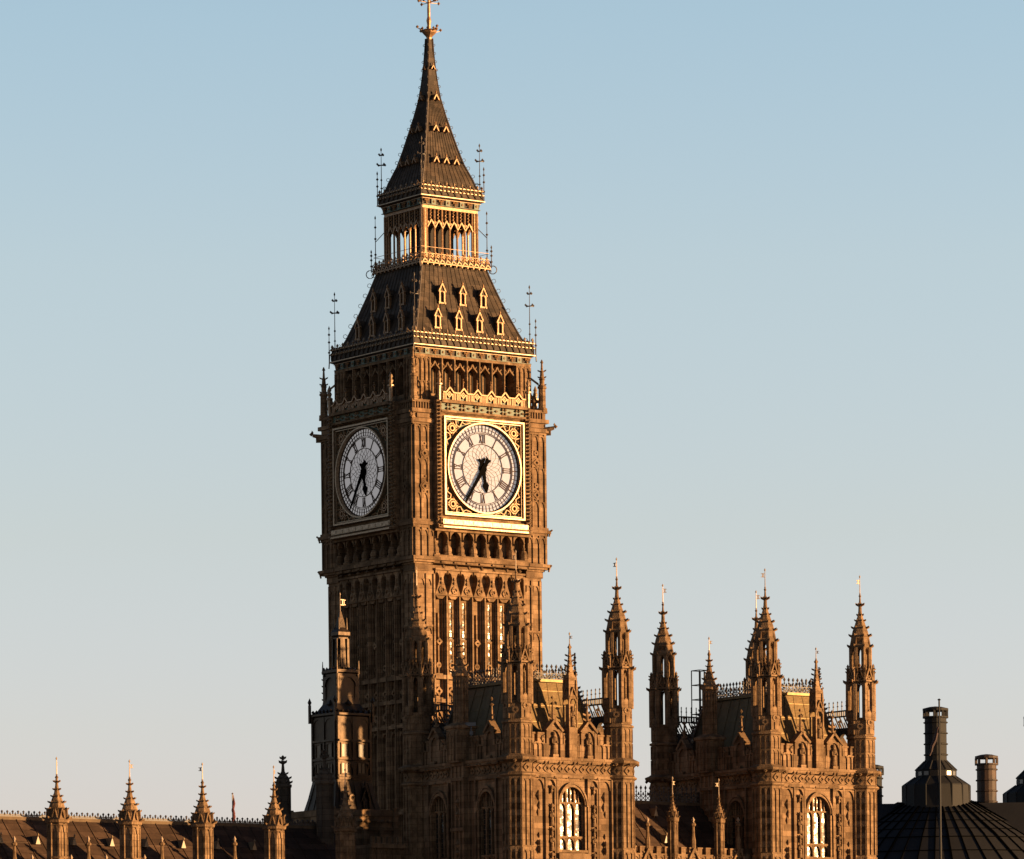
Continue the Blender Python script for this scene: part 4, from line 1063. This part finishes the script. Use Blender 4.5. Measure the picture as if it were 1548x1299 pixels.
def make_range(label, P0, u0, u1, ridge_set, ridge_z, slope, pins, pin_args, finials, vents, hip, crest_h, wall_top, group, gab=True):
    """local frame: x along A from P0, y along B; front wall on y = 0"""
    t = thing('palace_range', label, 'palace range', (P0.x, P0.y, 0), TH, group)
    m = MB(); m.box(u0, u1, 0, 2*ridge_set, 0, wall_top-1.0); 
    m.pan(u0, u1, wall_top-.99, wall_top, -.25, .05)
    n = int((u1-u0)/.62); st = (u1-u0)/n
    for i in range(n):
        u = u0+st*i; m.pan(u+.06, u+st*.62, wall_top, wall_top+.35, -.22, .03); m.pan(u+.02, u+st*.66, wall_top+.35, wall_top+.43, -.25, .08)
        m.pan(u-.03, u+.03, wall_top-3.5, wall_top-.1, .0, .14); spandrel(m, u, u+st, wall_top-.6, wall_top-.15, .05, .0, .1)
    m.build('wall', STONE, t)
    r = MB(); ez = ridge_z-ridge_set*slope; x1 = u1-hip
    yb = 2*ridge_set-.0
    r.add([(u0,.5,ez+.5*slope),(u1,.5,ez+.5*slope),(x1,ridge_set,ridge_z),(u0,ridge_set,ridge_z),(u0,yb-.5,ez+.5*slope),(u1,yb-.5,ez+.5*slope),
           (u0,.5,ez-1),(u1,.5,ez-1),(u1,yb-.5,ez-1),(u0,yb-.5,ez-1)],
          [(0,1,2,3),(3,2,5,4),(1,5,2),(0,3,4),(6,7,1,0),(7,8,5,1),(8,9,4,5),(9,6,0,4)])
    n = int((x1-u0)/.95)
    for i in range(n+1):
        u = u0+(x1-u0)*i/n
        r.rod((u,.5,ez+.5*slope),(u,ridge_set,ridge_z),.045,4)
    for f in (.3, .62):
        y = .5+(ridge_set-.5)*f; r.rod((u0,y,ez+y*slope),(u1-hip*f,y,ez+y*slope),.025,4)
    ro = r.build('roof', TILE, t)
    c = MB(); cresting(c, (u0,ridge_set), (x1,ridge_set), ridge_z-.02, crest_h, .36)
    c.build('ridge_cresting', IRONC, ro)
    ca = MB(); ca.box(u0, x1, ridge_set-.16, ridge_set+.16, ridge_z-.16, ridge_z+.02); ca.build('ridge_capping', mat_cap, ro)
    v0 = None
    for u, f in vents:                                              # little roof vents with gilded fronts
        y = .5+(ridge_set-.5)*f; z = ez+y*slope
        if v0 is None:
            q = MB(); q.add([(-.16,0,0),(.16,0,0),(0,0,.5),(-.16,.9,.0),(.16,.9,0),(0,.9,.5)], [(0,1,2),(1,4,5,2),(0,2,5,3),(3,5,4)]); q.fl(0, 0, .55, .07, .07, .12)
            v0 = q.build('roof_vent', PLATE, ro); o = v0
        else: o = v0.copy(); COL.objects.link(o); o.parent = ro
        o.location = (u, y-.35, z-.1)
    p0 = None
    for u in pins:
        if p0 is None: p0 = make_pinnacle(*pin_args); o = p0
        else: o = copy_tree(p0)
        o.parent = t; o.location = (u, -.1, 0); o.rotation_euler = (0, 0, 0)
    f0 = None
    for u, zt in finials:                                           # gabled finials on the parapet with gilded tips
        if f0 is None:
            q = MB(); z = 0
            q.lathe([(.16,-2.0),(.15,-1.2),(.10,-.9),(.08,-.35),(.16,-.3),(.17,-.2),(.08,-.12)], 6)
            if gab:
                q.path([(-.75,-3.0),(0,-1.7)], .14, -.2, .16); q.path([(.75,-3.0),(0,-1.7)], .14, -.2, .16)
                q.ext([(-.7,-3.0),(.7,-3.0),(0,-1.9)], -.2, .05)
                for sg in (-1, 1):
                    q.pan(*sorted((sg*.55, sg*.8)), -4.6, -2.5, -.2, .1)
                    for i in range(3): q.hook(sg*(.62-.2*i), -.05, -2.65+.36*i, sg*.7, 0, .16)
                q.ring(0, -2.75, .14, .3, -.02, .15, 8); q.pan(-.6, .6, -4.6, -3.0, -.2, 0)
            f0 = q.build('parapet_finial', STONE2, t); g_ = MB(); g_.lump(0,0,.04,.12,.12,.2); g_.lump(0,0,-.12,.14,.14,.06); g_.build('gilded_tip', GOLDP, f0); o = f0
        else: o = copy_tree(f0, t)
        o.location = (u, -.05, zt)
    return t
# left range, set back from the pavilion
PL = N1+B*10.3
def upx(px, py, P): q = on_line(px, py, P, A); return (q-P).dot(A), q
def zpx(px, py, P, Y=None):
    u, q = upx(px, py, P); return pix(px, py, q.y).z
pins = [upx(px, 1240, PL)[0] for px in (-25, 85, 195, 305, 413, 520)]
zs_ = zpx(195, 1240, PL); ztip = zpx(195, 1176, PL)
PR = PL+B*4.6
rz = zpx(195, 1241, PR)
fin = [(upx(px, 1272, PL)[0], zpx(px, 1270, PL)) for px in (21, 133, 244, 354)] + [(upx(px, 1298, PL)[0], zpx(px, 1298, PL)) for px in (-8, 48, 107, 160, 218)]
vents = [(upx(px, 1265, PR-B*1.7)[0], .62) for px in (-1, 55, 110, 167, 219, 275, 327, 382)]
left_range = make_range('long river wing with low lit roof and pinnacled parapet along the bottom left', PL, upx(-70,1240,PL)[0], -1.0-.0, 4.6, rz, 1.0, pins, (.56, 10.0, zs_, ztip), fin, vents, 2.6, .42, zs_-3.6, 'river front wings')
# middle range between the pavilions
PM = N1+B*1.0; PMR = PM+B*5.0
rz2 = zpx(968, 1212, PMR)
ua, ub = 2*HX-.9, (N2-N1).dot(A)+.9
pins2 = [upx(px, 1240, PM)[0] for px in (1016, 1086)]
fin2 = [(upx(px, 1240, PM)[0], zpx(px, 1241, PM)) for px in (978, 1047, 1115)]
vents2 = [(upx(988, 1230, PMR-B*.9)[0], .82), (upx(1003, 1265, PMR-B*2.5)[0], .45)]
mid_range = make_range('short steep roofed wing with two slim pinnacles between the two pavilions', PM, ua, ub, 5.0, rz2, 1.05, pins2, (.30, 10.0, zpx(1086,1237,PM), zpx(1086,1203,PM), 8, 1.0), fin2, vents2, 0.0, 1.05, zpx(1050,1292,PM), 'river front wings')
# linking wall beside the nearer pavilion
m = MB()
lp = N1+B*10.3
m.box(-3.4, .2, .3, 5.5, 0, 23.6); m.pan(-3.4, .2, 23.4, 23.65, -.3, -.1); 
for i in range(9):
    u = -3.3+.4*i; m.pan(u-.04, u+.04, 18, 23.4, -.32, -.2); spandrel(m, u, u+.4, 22.8, 23.3, .05, -.32, -.24)
    m.pan(u+.05, u+.3, 23.65, 24.1, -.5, -.3)
o = m.build('link_wall', STONE, None); o.location = (lp.x, lp.y, 0); o.rotation_euler = (0, 0, TH)
o['label'] = 'low battlemented wall in shadow joining the river wing to the nearer pavilion'; o['category'] = 'wall'; o['kind'] = 'thing'

# ---- ventilation tower of lead and iron
ZV = 300.5
pv = pix(508, 1150, ZV); vc = Vector((pv.x, pv.y))+(A+B)*1.30
vt = thing('ventilation_tower', 'slender dark lead clad ventilation tower with one sunlit strip and gilded vane', 'ventilation tower', (vc.x, vc.y, 0), TH)
def zv(y): return pix(508, y, ZV).z
m = MB()
m.sq([(2.1,zv(1300)-8),(1.75,zv(1224)),(1.55,zv(1205)),(1.36,zv(1182)),(1.30,zv(1170)),(1.30,zv(1081))]); m.sq([(1.30,zv(1082)),(1.42,zv(1080)),(1.42,zv(1077)),(1.1,zv(1072)),(.85,zv(1062)),(.78,zv(1050)),(.76,zv(1016))])
m.sq([(.76,zv(1016)),(.86,zv(1014)),(.86,zv(1010)),(.5,zv(1006))]); m.sq([(.40,zv(1006)),(.34,zv(960)),(.44,zv(957)),(.44,zv(952)),(.26,zv(945)),(.05,zv(920))])
for k in range(4):
    m.face(k)
    for u in (-1.27, 1.27): m.pan(u-.07, u+.07, zv(1178), zv(1076), 1.25, 1.40)
    m.pan(-.07, .07, zv(1175), zv(1083), 1.25, 1.37)
    for y in (1178, 1174, 1148, 1120): m.pan(-1.3, 1.3, zv(y), zv(y)+.13, 1.25, 1.42)
    spandrel(m, -1.2, -.07, zv(1095), zv(1084), .05, 1.28, 1.34); spandrel(m, .07, 1.2, zv(1095), zv(1084), .05, 1.28, 1.34)
    for a, b in ((-1.2,-.07), (.07,1.2)): spandrel(m, a, b, zv(1160), zv(1150), .08, 1.28, 1.36)
    for i in range(7): m.fl(-1.2+.4*i, 1.34, zv(1076)+.1, .12, .1, .14)
    for u in (-.74, .74): m.pan(u-.06, u+.06, zv(1060), zv(1016), .70, .84)
    spandrel(m, -.68, .68, zv(1035), zv(1020), .12, .74, .86); m.pan(-.68, -.5, zv(1060), zv(1035), .74, .84); m.pan(.5, .68, zv(1060), zv(1035), .74, .84)
    m.fl(0, .84, zv(1062), .3, .2, .3)
    for i in range(5): m.fl(-.7+.35*i, .82, zv(1011)+.12, .1, .08, .13)
    for u in (-.25, .25): m.pan(u-.05, u+.05, zv(1005), zv(962), .33, .46)
    # flare ribs and a gablet at the foot
    for u in (-1.0, -.5, 0, .5, 1.0):
        m.rod((u*1.05,-1.36,zv(1182)),(u*1.35,-1.75,zv(1224)),.05,4)
    m.path([(.35,zv(1212)),(.7,zv(1190))], .09, 1.3, 1.7); m.path([(1.05,zv(1212)),(.7,zv(1190))], .09, 1.3, 1.7); m.pan(.42, .54, zv(1222), zv(1210), 1.4, 1.78); m.pan(.86, .98, zv(1222), zv(1210), 1.4, 1.78); m.fl(.7, 1.55, zv(1184), .08, .08, .25)
    m.ring(-.3, zv(1206), .12, .25, 1.4, 1.62, 8)
    # corner posts
    m.box(-1.5, -1.36, -1.5, -1.36, zv(1090), zv(1062)); m.lump(-1.43,-1.43,zv(1058),.13,.13,.3)
    m.rod((-.82,-.82,zv(1016)),(-.82,-.82,zv(996)),.06,4,.02); m.rod((-.3,-.3,zv(950)),(-.3,-.3,zv(930)),.05,4,.01)
    for f in range(5): m.hook(-.76,-.76,zv(1055)+.42*f,-.7,-.7,.14)
m.M = Matrix()
body = m.build('tower_body', LEADL, vt)
w0 = None
for k in range(4):
    for u in (-.62, .62):
        for ya, yb in ((1145, 1122), (1170, 1151)):
            m = MB(); m.pan(-.27, .27, zv(ya), zv(yb), 1.29, 1.315); m2 = MB()
            for zz in (zv(ya), zv(yb)-.08): m2.pan(-.33, .33, zz, zz+.08, 1.29, 1.38)
            for uu in (-.32, .26): m2.pan(uu, uu+.06, zv(ya), zv(yb), 1.29, 1.37)
            m2.pan(-.03, .03, zv(ya), zv(yb), 1.29, 1.345) if yb > 1140 else None; o = m2.build('window', LEADL, vt); m.build('pane', LOUVRE_PANE, o)
            o.matrix_local = Matrix.Rotation(-k*PI/2, 4, 'Z') @ Matrix.Translation((u, 0, 0))
v = weather_vane(zv(894)-zv(938), .5).build('weather_vane', GOLDP, vt); v.location = (0, 0, zv(938))
# stone base building under it
bz = zv(1224)
m = MB(); m.box(-2.4, 2.4, -2.4, 2.4, 0, bz-.4)
for k in range(4):
    m.face(k)
    m.box(-2.55, -2.2, -2.55, -2.2, bz-2.5, bz+.1)
    m.pan(-2.2, 2.2, bz-.42, bz-.02, 2.0, 2.5); m.pan(-2.2, 2.2, bz-1.3, bz-1.1, 2.3, 2.52)
    for i in range(8): m.fl(-1.9+.54*i, 2.48, bz-.75, .22, .1, .16)
    for u in (-1.3, 0, 1.3): m.pan(u-.15, u+.15, 10, bz-1.3, 2.3, 2.56)
o = m.build('stone_block', STONE, None); o.location = (vc.x, vc.y, 0); o.rotation_euler = (0, 0, TH)
o['label'] = 'squat stone parapet block carrying the dark ventilation tower'; o['category'] = 'building'
# ---- two stone turrets near it
def stone_turret(px, yt, ycap, yeave, wpx, Z, label, m_):
    p = pix(px, yeave, Z); s_ = FPX/Z; R_ = wpx/s_/2
    z = lambda y: pix(px, y, Z).z
    t = thing('stone_turret', label, 'turret', (p.x, p.y, 0), TH+.2, 'domed stone turrets')
    m = MB(); m.lathe([(R_,0),(R_,z(yeave)-.1),(R_*1.22,z(yeave)),(R_*1.25,z(yeave-3)),(R_*1.05,z(yeave-4))], 8)
    for k in range(8): m.M = Matrix.Rotation(-k*PI/4, 4, 'Z'); m.rod((R_*math.sin(PI/8),-R_*math.cos(PI/8),10),(R_*math.sin(PI/8),-R_*math.cos(PI/8),z(yeave)),.05,4)
    m.build('turret_shaft', m_, t)
    m = MB(); H = z(ycap)-z(yeave-4)
    m.lathe([(R_*1.02,z(yeave-4)-.02),(R_*1.0,z(yeave-4)+.2*H),(R_*.86,z(yeave-4)+.5*H),(R_*.5,z(yeave-4)+.78*H),(R_*.26,z(ycap)),(R_*.16,z((ycap+yt)/2)),(R_*.3,z((ycap+yt)/2-2)),(R_*.12,z((ycap+yt)/2-4)),(R_*.1,z(yt+3)),(R_*.22,z(yt+2)),(R_*.04,z(yt))], 8)
    for k in range(8):
        m.M = Matrix.Rotation(-k*PI/4, 4, 'Z'); a = PI/8
        for f, r in ((.15,1.0),(.5,.86),(.85,.42)): m.hook(R_*r*math.sin(a),-R_*r*math.cos(a),z(yeave-4)+f*H,math.sin(a),-math.cos(a),R_*.3)
        if k % 2 == 0: m.hook(0, 0, z((ycap+yt)/2-1), math.sin(a), -math.cos(a), R_*.5); m.hook(0, 0, z(yt+5), math.sin(a), -math.cos(a), R_*.4)
    m.build('turret_cap', m_, t)
    return t
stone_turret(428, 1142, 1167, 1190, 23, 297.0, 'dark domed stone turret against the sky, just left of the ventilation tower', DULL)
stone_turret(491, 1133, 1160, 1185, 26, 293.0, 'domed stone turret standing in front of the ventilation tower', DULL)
# ---- flagpole with a furled flag behind the left roof
p = pix(352, 1255, 330.0); z = lambda y: pix(352, y, 330.0).z
t = thing('flagpole', 'thin flagpole with furled red flag rising behind the low left roof', 'flagpole', (p.x, p.y, 0))
m = MB(); m.rod((0,0,0),(0,0,z(1201)),.07,6,.04); m.lump(0,0,z(1200),.08); m.build('pole', WHITE, t)
m = MB()
for i in range(9):
    f = i/8; m.lump(.05*math.sin(i*1.7)+.06, .03*math.cos(i*2.1), z(1210)+(z(1250)-z(1210))*f, .08+.05*f, .07+.03*f, .42)
m.build('flag', RED, t)
# ---- access cage on the roof of the farther pavilion
p = N2+A*2.0+B*9.6
p = pix(1059, 1060, p.y); t_ = thing('roof_access_cage', 'thin metal access ladder and guard cage on the roof edge of the farther pavilion', 'ladder cage', (p.x, p.y, 29.0), TH)
z = lambda y: pix(1059, y, p.y).z-29.0
s_ = FPX/p.y
m = MB(); hw_ = 8.5/s_
for x, y in ((-hw_,-.35),(hw_*.1,-.35),(hw_,-.35),(-hw_,.45),(hw_,.45)): m.rod((x,y,z(1110)),(x,y,z(1014)),.035,4)
for yy in (1014, 1036, 1058, 1080):
    zz = z(yy)
    for a, b in (((-hw_,-.35),(hw_,-.35)),((hw_,-.35),(hw_,.45)),((hw_,.45),(-hw_,.45)),((-hw_,.45),(-hw_,-.35))): m.rod((*a,zz),(*b,zz),.035,4)
m.build('guard_cage', BLACK, t_)
m = MB(); m.rod((-hw_*1.1,-.4,z(1080)),(-hw_*1.9,-.4,z(1110)),.03,4); m.rod((-hw_*.8,-.4,z(1080)),(-hw_*1.6,-.4,z(1110)),.03,4); m.build('ladder', BLACK, t_)

# ================================================================== the office block with ventilation chimneys
ZO = 430.0
so = FPX/ZO
po = pix(1417, 1214, ZO); oz = po.z
ob = thing('office_building', 'dark bronze roofed office block with fanned roof seams at the far right', 'office building', (po.x, po.y, 0), 0.0)
rr = MB(); sm = MB(); NS = 40
slope = .62; base_r = 22.0; tr = 62/so/1.0
# conical end of the roof and a long ridge running away to the right
vs = []; fs = []
D2 = Vector((.93, .37))
top = oz
def roof_pt(t, r):       # r from the apex line, t 0..1 around the rounded end
    a = math.radians(-215+250*t)
    return (r*math.cos(a), r*math.sin(a))
rows = [(0.2, 0), (tr, -.02), (6, -1.2), (10, -3.3), (16, -7.2), (24, -12.5)]
for j, (r, dz) in enumerate(rows):
    for i in range(NS+1):
        x, y = roof_pt(i/NS, r); vs.append((x, y, top+dz))
for j in range(len(rows)-1):
    for i in range(NS): fs.append((j*(NS+1)+i, j*(NS+1)+i+1, (j+1)*(NS+1)+i+1, (j+1)*(NS+1)+i))
rr.add(vs, fs)
L_ = 26.0
rr.add([(-L_,1.5,top-.05),(L_,1.5,top-.05),(L_,-2,top-.15),(-L_,-2,top-.15),(L_,-24,top-13.5),(-L_,-24,top-13.5),(L_,14,top-6),(-L_,14,top-6)], [(0,1,2,3),(3,2,4,5),(0,1,6,7)])
for i in range(NS+1):
    for (r0, z0), (r1, z1) in zip(rows[1:], rows[2:]):
        a = roof_pt(i/NS, r0); b = roof_pt(i/NS, r1); sm.rod((*a, top+z0+.03), (*b, top+z1+.03), .06 if i % 4 else .11, 4)
for r, z0 in ((4.5,-.75),(6,-1.2),(7.5,-2.0),(9,-2.8),(10.5,-3.6),(12.5,-4.9),(14.5,-6.2),(17,-7.85)):
    for i in range(NS):
        a = roof_pt(i/NS, r); b = roof_pt((i+1)/NS, r); sm.rod((*a, top+z0+.04), (*b, top+z0+.04), .05, 4)
rr.box(-20, 20, -20, 12, 0, top-13.4)
rf_ = rr.build('roof', BRONZE, ob); sm.build('roof_seams', SEAM, rf_)
def chimney_top(m, z0, z1, R_, h):
    """shaft from z0 to z1 with an open capped lantern of height h"""
    m.lathe([(R_,z0),(R_,z1)], 16)
    n = 4; dz = (z1-z0)/n
    for i in range(n): zz = z0+dz*(i+.5); m.lathe([(R_+.02,zz),(R_+.12,zz+.04),(R_+.12,zz+.12),(R_+.02,zz+.16)], 16)
    m.lathe([(R_*.98,z1-.03),(R_*1.18,z1),(R_*1.18,z1+.14),(R_*.9,z1+.16)], 16)
    for i in range(8): a = PI/8+i*PI/4; m.rod((R_*1.05*math.cos(a),R_*1.05*math.sin(a),z1),(R_*1.05*math.cos(a),R_*1.05*math.sin(a),z1+h),.13,4)
    m.lathe([(R_*1.15,z1+h-.05),(R_*1.18,z1+h),(R_*1.18,z1+h+.18),(R_*.6,z1+h+.32),(.05,z1+h+.38)], 16)
def big_chimney(px, dy, ZZ, label):
    p = pix(px, 1214, ZZ); z = lambda y: pix(px, y+dy, ZZ).z; s_ = FPX/ZZ
    t = thing('ventilation_chimney', label, 'chimney', (p.x, p.y, 0), 0.2, 'dark ventilation chimneys')
    m = MB(); q = 1/s_
    m.lathe([(52*q,z(1225)),(51*q,z(1189)),(50*q,z(1187)),(31.5*q,z(1175)),(31*q,z(1175)-.02),(31*q,z(1166)),(32*q,z(1165)),(17.5*q,z(1151)),(17*q,z(1149))], 16)
    for i in range(16):
        a = PI/16+i*PI/8; m.rod((51.4*q*math.cos(a),51.4*q*math.sin(a),z(1220)),(51.4*q*math.cos(a),51.4*q*math.sin(a),z(1188)),.06,4)
        m.rod((51*q*math.cos(a),51*q*math.sin(a),z(1188)),(32*q*math.cos(a),32*q*math.sin(a),z(1175)),.06,4); m.rod((32*q*math.cos(a),32*q*math.sin(a),z(1165)),(17.6*q*math.cos(a),17.6*q*math.sin(a),z(1151)),.06,4)
    m.build('chimney_base', BRONZE, t)
    m = MB(); chimney_top(m, z(1151), z(1086), 16.5*q, z(1074.5)-z(1086)); m.build('chimney_shaft', BRONZE, t)
    m = MB()
    for i in range(16):
        a = i*PI/8; m.M = Matrix.Rotation(a, 4, 'Z'); 
        if i % 3: m.pan(-.22, .22, z(1173.5), z(1167.5), 30.2*q, 31.0*q)
    m.build('lantern_glazing', mat_glaze, t)
    return t
mat_glaze = mat('pale_glazing', (0.10, 0.10, 0.10), 0.3, noise=0.5, nscale=.6)
big_chimney(1415.5, 0, 428.0, 'stout dark chimney on a stepped conical base, open cap against the sky')
big_chimney(1568, 12, 452.0, 'partly seen stepped chimney base cut off by the right edge')
def small_chimney(px, y0, y1, yb, wpx, ZZ, label, mt):
    p = pix(px, yb, ZZ); z = lambda y: pix(px, y, ZZ).z; s_ = FPX/ZZ
    t = thing('ventilation_chimney', label, 'chimney', (p.x, p.y, 0), 0.3, 'dark ventilation chimneys')
    m = MB(); chimney_top(m, z(yb), z(y1), wpx/2/s_, z(y0)-z(y1)); m.build('chimney_shaft', mt, t)
    return t
small_chimney(1492, 1146.5, 1157, 1222, 30, 440.0, 'plain round chimney with rusty brown streaks and an open cap', RUST)
small_chimney(1319, 1162, 1172, 1225, 30, 432.0, 'round dark chimney mostly hidden behind the farther pavilion', BRONZE)
# flagpole before the office roof
p = pix(1422, 1290, 400.0); z = lambda y: pix(1422, y, 400.0).z
t = thing('flagpole', 'tall grey flagpole with limp dark flag in front of the office roof', 'flagpole', (p.x, p.y, 0))
m = MB(); m.rod((0,0,0),(0,0,z(1059)),.20,8,.07); m.lump(0,0,z(1058),.16,.16,.12); m.build('pole', POLE, t)
m = MB()
pts = [(-.1,z(1099)),(-.22,z(1108)),(-.34,z(1118)),(-.62,z(1128)),(-.70,z(1136)),(-.85,z(1142))]
for (x0, z0), (x1, z1), r in zip(pts, pts[1:], (.10,.16,.17,.14,.10)): m.rod((x0,0,z0),(x1,.05,z1),r,7,r*.95)
m.build('flag', mat('dark_red_flag', (0.025, 0.007, 0.009), .8, noise=.6, nscale=3), t)

# every vane swings a little on its own pin, no two pinnacles stand exactly true
for o in list(COL.objects):
    if o.name.startswith('weather_vane') and o.parent and o.parent.name.split('.')[0] in ('corner_turret', 'side_turret', 'front_pinnacle', 'pinnacle'):
        o.rotation_euler = (0, 0, -TH+rnd.uniform(-.7, .7))
    if o.name.split('.')[0] in ('corner_turret', 'pinnacle'):
        o.rotation_euler = (rnd.uniform(-.001, .001), rnd.uniform(-.001, .001), o.rotation_euler[2]+rnd.choice((0, PI/2, PI)))
